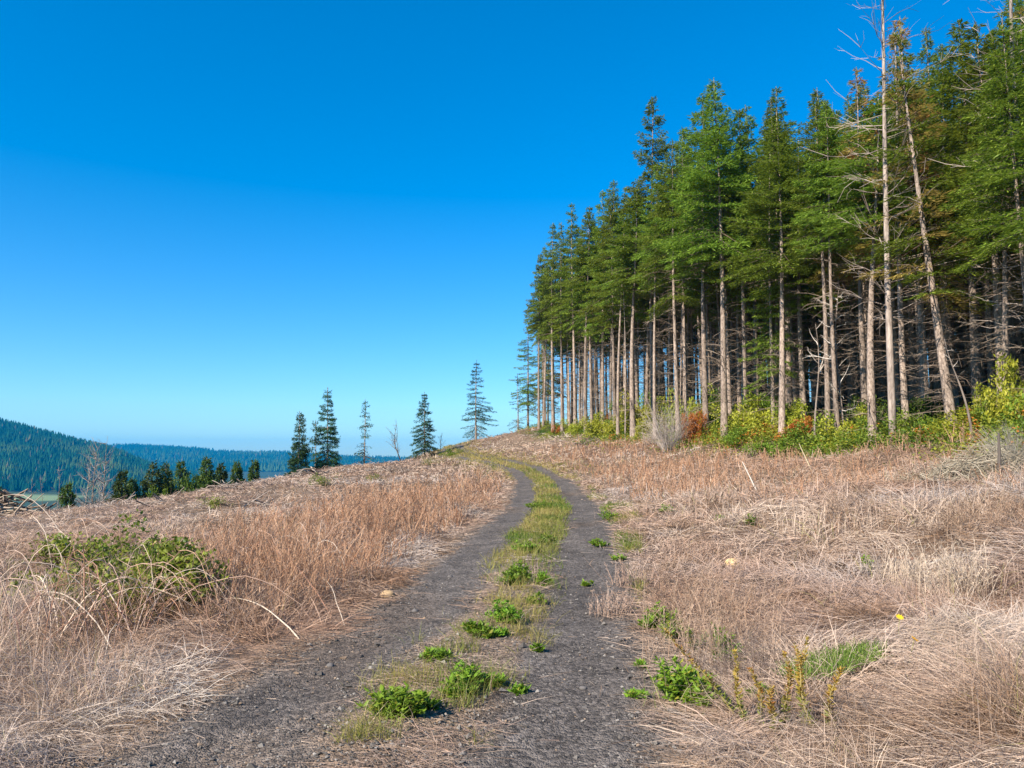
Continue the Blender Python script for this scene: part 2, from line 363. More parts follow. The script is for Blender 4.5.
# ------------------------------------------------------------------ far woods on the hills (one mass each)
def far_wood(name, n, ylo, yhi, pxlo, pxhi, hgt, label, seed, thin):
    r = np.random.default_rng(seed)
    yy = r.uniform(ylo, yhi, n); px = r.uniform(pxlo, pxhi, n); xx = (px - 512) / F_PX * yy
    dens = fbm(xx / 220., yy / 220., seed, 3); keep = dens + r.uniform(-.2, .2, n) > thin
    xx, yy, dens = xx[keep], yy[keep], dens[keep]; n = len(xx); zz = H(xx, yy) - 1
    hh = hgt * r.uniform(.55, 1.25, n) * (.6 + .7 * dens); rr = hh * r.uniform(.16, .27, n)
    k = 5; an = np.arange(k) * 2 * np.pi / k + r.uniform(0, 6, n)[:, None]
    g = Geo()
    low = np.stack([xx[:, None] + rr[:, None] * np.cos(an), yy[:, None] + rr[:, None] * np.sin(an), zz[:, None] + hh[:, None] * r.uniform(.05, .3, (n, k))], -1)
    top = np.stack([xx + r.uniform(-.6, .6, n), yy, zz + hh], -1)[:, None]
    v = np.concatenate([low, top], 1).reshape(-1, 3)
    b0 = np.arange(n)[:, None] * (k + 1); j = np.arange(k)[None]
    tri = np.stack([b0 + j, b0 + (j + 1) % k, np.broadcast_to(b0 + k, (n, k))], -1).reshape(-1, 3)
    cc = mixc((.004, .034, .022), (.015, .068, .034), np.clip(dens * 1.6 - .4 + r.uniform(-.3, .3, n), 0, 1))
    cc = mixc(cc, (.055, .105, .035), sstep(.52, .66, fbm(xx / 120., yy / 60., seed + 9, 2)) * sstep(60, 0, zz + 20) * .8); cc = mixc(cc, (.10, .10, .05), (r.random(n) < .04) * 1.0)
    g.add(v, None, tri, np.repeat(cc, k + 1, 0))
    return tag(g.link(name, M['far']), label, 'wood', None, 'stuff')
far_wood('ridge_wood', 32000, 1470, 2700, -330, 210, 27, 'dark blue conifer wood covering the nearer ridge at the far left', 5, .36)
far_wood('distant_wood', 26000, 3500, 5900, -250, 420, 36, 'hazy conifer wood covering the low distant ridge behind', 6, .3)

# haze
hm, t = new_mat('haze'); pv = t.nodes.new('ShaderNodeVolumePrincipled'); o = t.nodes.new('ShaderNodeOutputMaterial')
pv.inputs['Color'].default_value = (.0, .45, 1, 1); pv.inputs['Density'].default_value = .00010; pv.inputs['Anisotropy'].default_value = .1
t.links.new(pv.outputs[0], o.inputs['Volume'])
x0, x1, y0, y1, z0, z1 = -6900, 6900, -500, 9400, -95, 190
g = Geo().add([(x0, y0, z0), (x1, y0, z0), (x1, y1, z0), (x0, y1, z0), (x0, y0, z1), (x1, y0, z1), (x1, y1, z1), (x0, y1, z1)],
              [(3, 2, 1, 0), (4, 5, 6, 7), (0, 1, 5, 4), (1, 2, 6, 5), (2, 3, 7, 6), (3, 0, 4, 7)])
tag(g.link('haze', hm), kind='stuff')

# ------------------------------------------------------------------ firs
GREEN = ((.078, .135, .015), (.255, .33, .038)); TEAL = ((.022, .062, .022), (.055, .11, .035)); GOLD = ((.26, .21, .05), (.46, .36, .09)); RUST = ((.28, .13, .04), (.46, .23, .08))
def fir_meshes(seed, Ht=20., bare=.45, rad=.165, spread=3.1, pal=GREEN, dens=1.0, nbr=125, pal2=None, p2=.0, twig_lo=.06, ntw=90, sprig=.24, bend=.25, bark='bark', wid=.21, shade_skirt=.72, whorl=False):
    r = np.random.default_rng(seed)
    # trunk
    K = 14; tz = np.linspace(-.25, Ht, K); ph = r.uniform(0, 6, 2)
    ox = bend * np.sin(tz / Ht * 3.1 + ph[0]) * tz / Ht; oy = bend * np.cos(tz / Ht * 2.7 + ph[1]) * tz / Ht
    def axis(zz): return np.stack([np.interp(zz, tz, ox), np.interp(zz, tz, oy), zz], -1)
    rr = rad * (1 - np.clip(tz / Ht, 0, 1)) ** 1.1 + .012; rr[0] *= 1.35; rr[1] *= 1.05
    tg = Geo(); tg.tubes(np.stack([ox, oy, tz], -1)[None], rr[None], (.4, .4, .4), 9)
    # crown: boughs with side twigs carrying needle sprigs
    cg = Geo()
    zc0 = bare * Ht
    nb = int(nbr); tt = np.sort(r.uniform(0, 1, nb) ** .92)
    if whorl: tt = np.clip((np.floor(tt * 20) + r.uniform(-.16, .16, nb)) / 20, 0, .99)
    zb = zc0 + tt * (Ht - zc0) * .985
    Lb = spread * (1 - tt) ** .92 * (shade_skirt + (1 - shade_skirt) * np.clip(tt * 4, 0, 1)) * r.uniform(.6, 1.2, nb) + .10
    az = r.uniform(0, 2 * np.pi, nb)
    Lb = Lb * (1 + .22 * np.cos(az - r.uniform(0, 6.3)) + .10 * np.sin(3 * az + r.uniform(0, 6.3)))
    el = -.26 + .62 * tt ** 1.3 + r.uniform(-.2, .2, nb)
    Kb = 6; s = np.linspace(0, 1, Kb)
    hx, hy = np.cos(az), np.sin(az)
    base = axis(zb)
    droop = -.22 * Lb * (1 - tt * .7)
    P = base[:, None] + np.stack([hx[:, None] * (Lb * np.cos(el))[:, None] * s, hy[:, None] * (Lb * np.cos(el))[:, None] * s,
                                  (Lb * np.sin(el))[:, None] * s + droop[:, None] * s ** 2 * 1.0 + (.12 * Lb)[:, None] * s ** 4], -1)
    cg.tubes(P, (.013 + .010 * Lb)[:, None] * (1.1 - s)[None], (.10, .075, .05), 3)
    # sprigs along each bough
    cnt = np.maximum((108 * dens * Lb ** 1.15).astype(int), 20)
    bi = np.repeat(np.arange(nb), cnt); n = len(bi)
    ntw_ = np.maximum((11 * Lb).astype(int), 7)[bi]; tj = r.integers(0, 1000, n) % ntw_
    ss = np.clip(((tj + .5) / ntw_) ** .82 + r.normal(0, .008, n), .03, 1.02)
    k = np.clip(ss * (Kb - 1), 0, Kb - 1.001); k0 = k.astype(int); f = (k - k0)[:, None]
    C = P[bi, k0] * (1 - f) + P[bi, np.minimum(k0 + 1, Kb - 1)] * f
    along = np.stack([hx[bi], hy[bi], np.sin(el[bi]) * .5], -1); side = np.stack([-hy[bi], hx[bi], np.zeros(n)], -1)
    sg = np.where(tj % 2 == 0, 1., -1.); tl = (Lb[bi] * .42 * (1.12 - ss) + .09) * r.uniform(.05, 1.0, n)
    C = C + side * (sg * tl)[:, None] * .85 + along * (tl * .5)[:, None] + np.c_[np.zeros((n, 2)), -.30 * tl + r.normal(0, .03, n)] + r.normal(0, .02, (n, 3))
    D = unit(side * (sg * r.uniform(.3, 1.0, n))[:, None] + along * r.uniform(.3, 1.0, n)[:, None] + np.c_[r.normal(0, .2, (n, 2)), r.normal(-.12, .28, n)])
    S = unit(np.cross(D, np.c_[r.normal(0, .55, (n, 2)), np.ones(n)]))
    Ls = sprig * r.uniform(.55, 1.25, n); Ws = Ls * wid * r.uniform(.7, 1.3, n)
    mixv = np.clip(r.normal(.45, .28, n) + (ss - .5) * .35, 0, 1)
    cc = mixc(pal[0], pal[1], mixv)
    if pal2 is not None:
        pb = r.random(nb) < p2; cc = np.where(pb[bi][:, None], mixc(pal2[0], pal2[1], mixv), cc)
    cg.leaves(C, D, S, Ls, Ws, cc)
    # leader
    m = 70; zz = Ht - r.uniform(0, 1.3, m); q_ = axis(zz); aa = r.uniform(0, 6.3, m)
    D = unit(np.stack([np.cos(aa), np.sin(aa), r.uniform(.3, 1.6, m)], -1)); S = unit(np.cross(D, r.normal(0, 1, (m, 3))))
    cg.leaves(q_, D, S, (.07 + .17 * (Ht - zz)) * r.uniform(.6, 1.2, m), .045, mixc(pal[0], pal[1], r.random(m)))
    # dead lower twigs
    dg = Geo()
    if ntw:
        nt = ntw; zt = r.uniform(twig_lo * Ht, (bare + .12) * Ht, nt); az = r.uniform(0, 6.3, nt)
        Lt = r.uniform(.2, 1.0, nt) ** 1.5 * spread * .8; el = r.uniform(-.25, .45, nt)
        s = np.linspace(0, 1, 5)
        wx = r.normal(0, .10, (nt, 5)) * s
        Pt = axis(zt)[:, None] + np.stack([np.cos(az)[:, None] * s * Lt[:, None] - np.sin(az)[:, None] * wx, np.sin(az)[:, None] * s * Lt[:, None] + np.cos(az)[:, None] * wx,
                                           (np.sin(el) * Lt)[:, None] * s - (.22 * Lt)[:, None] * s ** 2 + r.normal(0, .05, (nt, 5)) * s], -1)
        tc_ = mixc((.09, .065, .048), (.30, .235, .18), r.random(nt) ** 1.3)
        dg.tubes(Pt, (.005 + .007 * Lt)[:, None] * (1.15 - s)[None], tc_, 3)
        m = nt * 4; bi = r.integers(0, nt, m); k = r.integers(1, 4, m); A = Pt[bi, k]; dv = unit(Pt[bi, k + 1] - Pt[bi, k])
        l = Lt[bi] * r.uniform(.15, .4, m); e = unit(dv + r.normal(0, .6, (m, 3)))
        dg.tubes(np.stack([A, A + e * l[:, None] * .5, A + e * l[:, None] + np.c_[np.zeros((m, 2)), -.1 * l]], 1), np.array([[.006, .005, .003]]), tc_[bi], 3)
    return tg.mesh('trunk', M[bark], True), cg.mesh('crown', M['needles']), (dg.mesh('dead_twigs', M['wood']) if ntw else None)
def fir_from(ms, name='fir_tree'):
    r0 = empty(name)
    for nm, me in zip(('trunk', 'crown', 'dead_twigs'), ms):
        if me is None: continue
        o = bpy.data.objects.new(nm, me); col.objects.link(o); o.parent = r0
    return r0

VAR = [fir_meshes(101, bare=.50), fir_meshes(102, bare=.55, spread=2.5), fir_meshes(103, bare=.47, spread=2.9, nbr=130), fir_meshes(104, bare=.57, spread=2.6, bend=.4),
       fir_meshes(105, bare=.46, spread=2.9, nbr=130, bend=.15), fir_meshes(106, bare=.40, spread=3.0, nbr=140),
       fir_meshes(107, bare=.12, spread=2.5, nbr=130, ntw=30),                                             # 6: foliage almost to the ground
       fir_meshes(108, bare=.40, spread=2.6, pal=GOLD, pal2=RUST, p2=.3, dens=.6, nbr=95, ntw=150),        # 7: golden and rusty
       fir_meshes(109, bare=.33, spread=2.5, pal=GREEN, pal2=GOLD, p2=.35, dens=.7, nbr=90, ntw=150)]      # 8: part golden
used = [False] * len(VAR)
PROTO = [None] * len(VAR)
def plant(v, x, y, scale_h, scale_r, label, group, lean=(0, 0), name='fir_tree', rz=None, cat='tree'):
    if PROTO[v] is None: PROTO[v] = fir_from(VAR[v], name); o = PROTO[v]
    else: o = copy_tree(PROTO[v])
    o.name = name
    o.location = (x, y, H1(x, y)); o.scale = (scale_r, scale_r, scale_h)
    o.rotation_euler = (lean[0], lean[1], random.uniform(0, 6.28) if rz is None else rz)
    return tag(o, label, cat, group)

G_EDGE = 'firs in the front row of the forest edge'
G_IN = 'firs inside the forest'
# front row read from the photo: pixel of the trunk base, metres away, height in metres, radius scale, variant, label
FRONT = [
 (528, 90, 14.0, .8, 6, 'small leafy fir at the far end of the forest, foliage down to the ground'),
 (539, 82, 17.6, .85, 1, 'slim fir with long bare trunk, first trunk at the left end of the forest'),
 (553, 78, 21.5, .95, 0, 'fir standing second from the left end of the forest beside the sky'),
 (562, 75, 19.5, .9, 4, 'fir with pale straight trunk third from the left end of the forest'),
 (575, 72, 21.0, 1.0, 2, 'fir near the left end whose trunk stands just right of a close-set pair'),
 (586, 66, 18.5, 1.0, 3, 'fir with bare pale trunk reaching lowest on the grassy slope near the left end'),
 (603, 66, 20.5, .95, 5, 'fir of the edge row where the canopy rises in its first step'),
 (615, 60, 18.8, 1.0, 1, 'fir with thin pale trunk left of the thick trunk beside the white pole'),
 (633, 52, 15.6, 1.12, 3, 'thick bare fir trunk with low top right beside the leaning white pole'),
 (654, 54, 23.2, 1.1, 1, 'fir with tall lone spire breaking the skyline left of the tallest fir'),
 (671, 56, 18.0, .9, 0, 'fir with shaded trunk just behind the grey leafless bush'),
 (687, 47, 18.0, .95, 4, 'fir with slim trunk rising over the right side of the grey leafless bush'),
 (706, 43, 18.5, 1.05, 2, 'fir with thick trunk standing left of the tallest fir in the edge row'),
 (724, 40.5, 19.9, 1.1, 0, 'tallest fir in the middle of the edge row with a thick pale trunk'),
 (744, 42, 17.0, .85, 5, 'fir with leaning slim trunk just right of the tallest fir'),
 (757, 43, 18.5, .9, 4, 'fir with straight trunk above the yellow bushes right of the tallest fir'),
 (790, 42, 19.0, .95, 2, 'dense green fir with pointed top above the orange bush'),
 (804, 38, 13.5, .95, 5, 'fir with mossy pale trunk left of the forked white sapling'),
 (832, 41, 19.3, .95, 0, 'green fir with narrow top between the forked sapling and the dead snag'),
 (866, 33, 16.0, .9, 7, 'fir with rusty orange low branches left of the tall dead snag'),
 (906, 29, 19.5, .8, 7, 'golden needled fir directly behind the dead snag on its right side'),
 (926, 31, 18.5, 1.0, 7, 'fir with golden brown thinning crown right of the tall dead snag'),
 (953, 24.2, 18.5, .95, 8, 'leaning fir with thick pale trunk and golden boughs near the right edge'),
 (978, 28, 18.0, 1.0, 2, 'fir with dark shaded trunk right of the leaning fir'),
 (1003, 26, 17.5, .95, 4, 'fir with dark trunk behind the twiggy brush near the right edge'),
]
occupied = []
SKYL = np.array([(500, 372), (520, 300), (535, 262), (560, 208), (604, 190), (625, 175), (652, 98), (680, 90), (710, 62), (740, 92), (765, 110), (790, 88), (815, 100), (835, 84), (860, 78), (880, 40), (930, 10), (1000, 30), (1024, -40), (2500, -60)], float)
def cap(xx, d):
    px = 512 + xx / d * F_PX
    return at(px, float(np.interp(px, SKYL[:, 0], SKYL[:, 1])), d)[2] - H1(xx, d)
for px, d, hgt, rs, v, lab in FRONT:
    xx = xat(px, d)
    lean = (0, 0); hgt = min(hgt * 1.1, cap(xx, d))
    if px == 953: lean = (R(1.5), R(-4.6))
    if px == 744: lean = (0, R(-1.6))
    plant(v, xx, d, hgt / 20., rs, lab, G_EDGE, lean); occupied.append((xx, d))
# inner rows
cand = []
r = np.random.default_rng(77)
for iy in np.arange(9, 97, 2.35):
    for ix in np.arange(0, 62, 2.5):
        xx = edge_x(iy) + .9 + ix + r.uniform(-.95, .95); yy = iy + r.uniform(-.95, .95)
        if min((xx - a) ** 2 + (yy - b) ** 2 for a, b in occupied) < 1.45 ** 2: continue
        if xx > 62 or xx / yy > 1.1: continue
        cand.append((xx - edge_x(yy) + .12 * abs(yy - 45) + (8 if xx / yy > .72 else 0), xx, yy))
cand.sort()
INNER = cand[:268]; DEEP = cand[268:]
for dep, xx, yy in INNER:
    v = int(r.choice([0, 1, 2, 3, 4, 5], p=[.2, .2, .18, .2, .14, .08])); px = 512 + xx / yy * F_PX
    hgt = min(r.uniform(17, 22.0), cap(xx, yy) * r.uniform(.86, .99))
    if px > 1030 and yy < 24: lab = 'fir standing at the right end of the forest edge, close to the viewer'
    elif px < 640: lab = 'slender fir among the shaded trunks at the far left end of the forest'
    elif px < 770: lab = 'slender fir in the shade behind the tallest fir and the grey bush'
    elif px < 890: lab = 'dark slender fir in the shade between the orange bush and the dead snag'
    else: lab = 'dark fir in the deep shade right of the dead snag'
    if 765 < px < 885 and r.random() < .42: v = int(r.choice([5, 5, 6]))
    if px > 880 and r.random() < .25: v = 8
    if px < 560 and r.random() < .3: v = 6
    plant(v, xx, yy, hgt / 20., r.uniform(.58, .98), lab, G_IN, (r.normal(0, .018), r.normal(0, .018)))
# the rest deep inside, where no tree can be told from the next: one mass
dg = Geo()
rd = np.random.default_rng(31)
for dep, xx, yy in DEEP:
    zz = H1(xx, yy); Ht = rd.uniform(16, 20)
    tz = np.array([-.2, Ht * .35, Ht * .7, Ht]); P = np.stack([xx + rd.normal(0, .08, 4), yy + rd.normal(0, .08, 4), zz + tz], -1)
    dg.tubes(P[None], np.array([[.19, .15, .09, .02]]), (.2, .15, .115), 6)
    n = 520; tt = rd.uniform(0, 1, n) ** .9; zc = zz + Ht * (.38 + .62 * tt); rr = 2.5 * (1 - tt) ** .75 * np.sqrt(rd.random(n)); an = rd.uniform(0, 6.3, n)
    C = np.stack([xx + rr * np.cos(an), yy + rr * np.sin(an), zc - .2 * rr], -1)
    D = unit(np.stack([np.cos(an), np.sin(an), rd.normal(-.2, .3, n)], -1)); S = unit(np.cross(D, np.c_[rd.normal(0, .6, (n, 2)), np.ones(n)]))
    dg.leaves(C, D, S, rd.uniform(.5, 1.0, n), rd.uniform(.12, .3, n), mixc(*GREEN, rd.random(n)))
    nt = 26; zt = zz + rd.uniform(.05, .5, nt) * Ht; an = rd.uniform(0, 6.3, nt); l = rd.uniform(.5, 2, nt)
    A = np.stack([np.full(nt, xx), np.full(nt, yy), zt], -1)
    dg.tubes(np.stack([A, A + np.stack([np.cos(an) * l, np.sin(an) * l, rd.normal(-.1, .3, nt)], -1)], 1), np.array([[.012, .004]]), (.2, .16, .13), 3)
tag(dg.link('forest_interior', M['needles']), 'mass of far firs deep in the dark forest behind the edge rows', 'forest', None, 'stuff')

# ------------------------------------------------------------------ bare trees and snags
def bare_tree(name, px, d, Ht, rad, label, group, cat='tree', seed=1, nb=30, blen=.35, lo=.15, lean=(0, 0), bark='pale_bark', up=.5, fork=None, bend=.15, colr=((.35, .3, .26), (.6, .54, .48)), sub=4, xy=None, wig=.03, thin=1.0):
    r = np.random.default_rng(seed)
    xx, yy = (xat(px, d), d) if xy is None else xy
    root = empty(name, (xx, yy, H1(xx, yy))); root.rotation_euler = (lean[0], lean[1], 0); tag(root, label, cat, group)
    K = 12; tz = np.linspace(-.2, Ht, K); ox = bend * np.sin(tz / Ht * 4 + seed) * tz / Ht; oy = bend * np.cos(tz / Ht * 3 + seed * 2) * tz / Ht
    ax = np.stack([ox, oy, tz], -1)
    Geo().tubes(ax[None], (rad * (1 - np.clip(tz / Ht, 0, 1) * .86))[None], (.5, .5, .5), 8, True).link('trunk', M[bark], root, True)
    g = Geo()
    zb = r.uniform(lo, .985, nb) * Ht; az = r.uniform(0, 6.3, nb); L_ = blen * Ht * r.uniform(.4, 1.1, nb) * (1 - .6 * zb / Ht)
    s = np.linspace(0, 1, 6)
    base = np.stack([np.interp(zb, tz, ox), np.interp(zb, tz, oy), zb], -1)
    e = up + r.normal(0, .25, nb)
    wv = np.cumsum(r.normal(0, wig, (nb, 6, 3)), 1) * L_[:, None, None]; wv[:, 0] = 0
    P = base[:, None] + np.stack([np.cos(az)[:, None] * np.cos(e)[:, None] * s * L_[:, None], np.sin(az)[:, None] * np.cos(e)[:, None] * s * L_[:, None], np.sin(e)[:, None] * s * L_[:, None] + .12 * L_[:, None] * s ** 2 * np.sign(up)], -1) + wv
    cc = mixc(*colr, r.random(nb))
    g.tubes(P, thin * np.minimum(.012 * L_ + .006, rad * .5)[:, None] * (1.12 - s)[None], cc, 4)
    if sub:
        m = nb * sub; bi = r.integers(0, nb, m); k = r.integers(1, 5, m); A = P[bi, k]; dv = unit(P[bi, k + 1] - A); l = L_[bi] * r.uniform(.15, .5, m)
        e2 = unit(dv + r.normal(0, .5, (m, 3)) + np.array([0, 0, .15 * np.sign(up)])); md = A + e2 * l[:, None] * .5; tp = md + unit(e2 + r.normal(0, .3, (m, 3))) * l[:, None] * .5
        g.tubes(np.stack([A, md, tp], 1), (.004 + .005 * l)[:, None] * np.array([[1, .8, .45]]), cc[bi], 3)
    g.link('branches', M['wood'], root)
    return root
bare_tree('dead_tree', 892, 25.6, 19, .135, 'tall dead snag with pale trunk and bare upswept branches', 'dead trees along the forest', seed=4, nb=105, blen=.17, lo=.18, up=.3, thin=.4, colr=((.24, .19, .155), (.46, .38, .32)), bend=.12, sub=5, lean=(0, R(.9)))
bare_tree('dead_tree', 1050, 21.5, 17, .13, 'white dead trunk with bare branches at the right edge of the photo', 'dead trees along the forest', seed=9, nb=80, blen=.17, lo=.15, thin=.4, colr=((.24, .19, .155), (.46, .38, .32)), up=.1, bend=.3, lean=(0, R(-1.0)))
bare_tree('dead_sapling', 814, 33, 5.2, .055, 'forked thin white sapling in front of the dark forest interior', 'dead saplings at the forest edge', seed=12, nb=7, blen=.45, lo=.5, up=1.0, bend=.3, lean=(0, R(3)), sub=2)
bare_tree('dead_sapling', 625, 53, 10.5, .06, 'thin leaning white pole on the slope left of a thick trunk', 'dead saplings at the forest edge', seed=13, nb=5, blen=.08, lo=.5, up=.2, bend=.1, sub=0, lean=(0, R(.6)))
bare_tree('dead_sapling', 972, 22.5, 3.2, .045, 'thin bare stick leaning left above the brush near the right edge', 'dead saplings at the forest edge', seed=14, nb=6, blen=.2, lo=.4, up=.4, bend=.15, lean=(0, R(-9)), sub=2)
bare_tree('dead_sapling', 843, 31, 6.5, .05, 'slim crooked dead sapling among the orange boughs left of the snag', 'dead saplings at the forest edge', seed=15, nb=26, blen=.3, lo=.2, up=.3, bend=.2, sub=4)

# skyline trees on the crest of the clearing
def lone_fir(px, d, base_y, top_y, seed, label, **kw):
    hgt = (base_y - top_y) * d / F_PX
    a = dict(bare=.08, spread=hgt * .26, rad=hgt * .012, dens=.95, nbr=110, ntw=24, sprig=.2, pal=TEAL, bend=.08, twig_lo=.02, whorl=True, shade_skirt=.9); a.update(kw)
    ms = fir_meshes(seed, hgt, **a)
    o = fir_from(ms, 'lone_fir'); xx = xat(px, d); gz = H1(xx, d); want = at(px, base_y, d)[2]
    o.location = (xx, d, gz); o.rotation_euler = (0, 0, seed); o.scale = (1, 1, (at(px, top_y, d)[2] - gz) / hgt)
    return tag(o, label, 'tree', 'lone trees on the skyline of the clearing')
lone_fir(299, 64, 465, 411, 201, 'short bushy fir on the skyline, leftmost of the lone trees', nbr=150, dens=1.3)
lone_fir(328, 66, 459, 387, 202, 'taller dense fir on the skyline right of the short bushy fir', nbr=130, bare=.1, dens=1.2)
lone_fir(316, 67, 461, 420, 203, 'small ragged fir tucked between the two dense skyline firs', nbr=40, dens=.6)
lone_fir(365, 68, 454, 399, 204, 'thin sparse fir with drooping bare boughs on the skyline', nbr=60, dens=.2, bare=.12, ntw=60, spread=1.0)
lone_fir(425, 74, 447, 392, 205, 'neat cone shaped fir on the skyline right of the bent bare tree', nbr=120, bare=.14, dens=1.0)
lone_fir(476, 84, 439, 360, 206, 'tall open fir with level boughs, highest of the skyline trees', nbr=105, bare=.1, spread=2.3, dens=.7, ntw=30)
lone_fir(518, 86, 428, 374, 207, 'ragged small fir with tufted foliage just left of the forest', nbr=26, dens=.6, spread=1.1, ntw=40)
bare_tree('bare_tree', 402, 71, 3.7, .06, 'bent leafless tree on the skyline between the sparse fir and the cone shaped fir', 'leafless trees on the skyline', seed=22, nb=26, blen=.45, lo=.25, up=.9, bend=.5, lean=(0, R(-12)), colr=((.12, .10, .09), (.22, .18, .16)), bark='bark')
bare_tree('bare_tree', 441, 76, 2.1, .03, 'small leafless sapling on the skyline right of the cone shaped fir', 'leafless trees on the skyline', seed=23, nb=18, blen=.4, lo=.2, up=.9, bend=.1, colr=((.12, .10, .09), (.22, .18, .16)), bark='bark')
# trees beyond the left crest
def left_tree(px, d, base_y, top_y, seed, label, **kw):
    hgt = (base_y - top_y) * d / F_PX + .8
    a = dict(bare=.02, spread=max(.95, hgt * .5), rad=.07, dens=1.3, nbr=90, ntw=0, sprig=.26, wid=.24, pal=((.03, .062, .012), (.10, .14, .025)), bend=.1, shade_skirt=.95); a.update(kw)
    ms = fir_meshes(seed, hgt, **a); o = fir_from(ms, 'young_conifer'); xx = xat(px, d)
    o.location = (xx, d, H1(xx, d)); o.rotation_euler = (0, 0, seed)
    top = at(px, top_y, d)[2]; o.scale = (1, 1, max(.3, (top - o.location[2]) / hgt))
    return tag(o, label, 'tree', 'young conifers beyond the left crest')
for a in [(72, 56, 503, 484, 301, 'low green conifer at the foot of the grey leafless trees'),
          (124, 58, 498, 472, 302, 'small green conifer just right of the grey leafless trees'),
          (136, 60, 498, 478, 303, 'smallest green conifer in the row right of the grey leafless trees'),
          (155, 60, 494, 462, 304, 'pointed green conifer left of the broad dark conifers'),
          (169, 61, 492, 464, 305, 'broad dark conifer, left one of the dark cluster on the crest'),
          (183, 63, 490, 461, 306, 'dark conifer with twin tips in the cluster on the crest'),
          (207, 62, 488, 457, 307, 'tallest conifer of the dark cluster on the left crest'),
          (222, 64, 484, 464, 308, 'rounded dark conifer at the right end of the cluster on the crest'),
          (239, 66, 478, 463, 309, 'small lone conifer on the crest right of the dark cluster'),
          (256, 68, 474, 461, 310, 'tiny green conifer on the crest nearest the skyline firs'),
          (3, 50, 508, 487, 311, 'dark conifer cut off by the left edge of the photo')]:
    left_tree(*a)
GREY = ((.17, .14, .125), (.31, .265, .24))
for i, (px, d, top, lab) in enumerate([(108, 58, 436, 'tallest grey leafless tree left of the green conifers'), (98, 57, 446, 'grey leafless tree with dense twigs left of the tallest one'),
                                       (90, 59, 462, 'short grey leafless tree at the left of its cluster'), (60, 54, 466, 'thin pale leafless sapling standing apart near the valley field'),
                                       (47, 55, 476, 'short pale leafless sapling above the valley field'), (38, 53, 478, 'leftmost pale leafless sapling beside the log pile')]):
    xx = xat(px, d); hh = at(px, top, d)[2] - H1(xx, d)
    bare_tree('leafless_tree', px, d, hh, .035 if i > 2 else .06, lab, 'grey leafless trees on the left', seed=40 + i, nb=55 if i < 3 else 22, blen=.32 if i < 3 else .16, lo=.15, up=.6, bend=.2, colr=GREY, sub=6, bark='bark')

# ------------------------------------------------------------------ shrubs
def leaf_mass(r, n, rx, ry, rz, L_, W_, ca, cb, p_dead=.0, hollow=.35):
    g = Geo()
    nl = 26                                                      # lobes give the uneven outline
    lc = np.stack([r.normal(0, .42, nl) * rx, r.normal(0, .42, nl) * ry, np.abs(r.normal(.45, .28, nl)) * rz], -1); lr = r.uniform(.2, .42, nl)
    li = r.integers(0, nl, n); v = unit(r.normal(0, 1, (n, 3))) * (r.uniform(hollow, 1, n) ** .6)[:, None] * lr[li][:, None] * np.array([rx, ry, rz])
    C = lc[li] + v; C[:, 2] = np.abs(C[:, 2])
    D = unit(v / np.array([rx, ry, rz]) + r.normal(0, .7, (n, 3)) + np.array([0, 0, -.1])); S = unit(np.cross(D, r.normal(0, .5, (n, 3)) + np.array([0, 0, 1.])))
    cl = np.clip(r.normal(.5, .25, n) + (r.random(nl)[li] - .5) * .5, 0, 1)
    cc = mixc(ca, cb, cl)
    g.leaves(C, D, S, L_ * r.uniform(.6, 1.3, n), W_ * r.uniform(.6, 1.3, n), cc, .12)
    return g
def stems(r, n, rx, ry, rz, rad, ca, cb, K=5):
    g = Geo(); a = r.uniform(0, 6.3, n); e = np.sqrt(r.random(n)); s = np.linspace(0, 1, K)
    P = np.stack([np.cos(a)[:, None] * rx * e[:, None] * (.15 + .85 * s), np.sin(a)[:, None] * ry * e[:, None] * (.15 + .85 * s), -.1 + (rz * r.uniform(.6, 1.15, n))[:, None] * s ** .85], -1)
    P = P + np.cumsum(r.normal(0, .03, (n, K, 3)) * rz, 1) * s[None, :, None]
    cc = mixc(ca, cb, r.random(n)); g.tubes(P, rad * (1.2 - s)[None], cc, 3)
    m = n * 4; bi = r.integers(0, n, m); k = r.integers(1, K - 1, m); A = P[bi, k]; dv = unit(P[bi, k + 1] - A + r.normal(0, .08, (m, 3)) * rz); l = rz * r.uniform(.12, .4, m)
    g.tubes(np.stack([A, A + dv * l[:, None] * .5, A + unit(dv + r.normal(0, .25, (m, 3))) * l[:, None]], 1), rad * .55 * np.array([[1, .8, .5]]), cc[bi], 3)
    return g
SH = {}
PAL = {'green': ((.085, .155, .016), (.24, .34, .035)), 'yellow': ((.20, .245, .02), (.46, .45, .05)), 'orange': ((.30, .09, .02), (.52, .19, .035)), 'dark': ((.05, .095, .014), (.13, .19, .025))}
for i, kind in enumerate(PAL):
    SH[kind] = []
    for k in range(2):
        r = np.random.default_rng(500 + i * 10 + k)
        SH[kind].append((leaf_mass(r, 5600, 1, 1, 1, .10, .062, *PAL[kind]).mesh('foliage', M['leaf']), stems(r, 22, .8, .8, .9, .012, (.12, .09, .06), (.25, .19, .13)).mesh('stems', M['wood'])))
def shrub(kind, px, d, width, height, label, group='bushes along the forest edge', k=0, sink=0.1):
    xx = xat(px, d); o = empty('shrub', (xx, d, H1(xx, d) - sink), random.uniform(0, 6.28)); o.scale = (width / 2, width / 2, height * (1.35 if d > 38 else .95))
    for nm, me in zip(('foliage', 'stems'), SH[kind][k]):
        c = bpy.data.objects.new(nm, me); col.objects.link(c); c.parent = o
    return tag(o, label, 'bush', group)
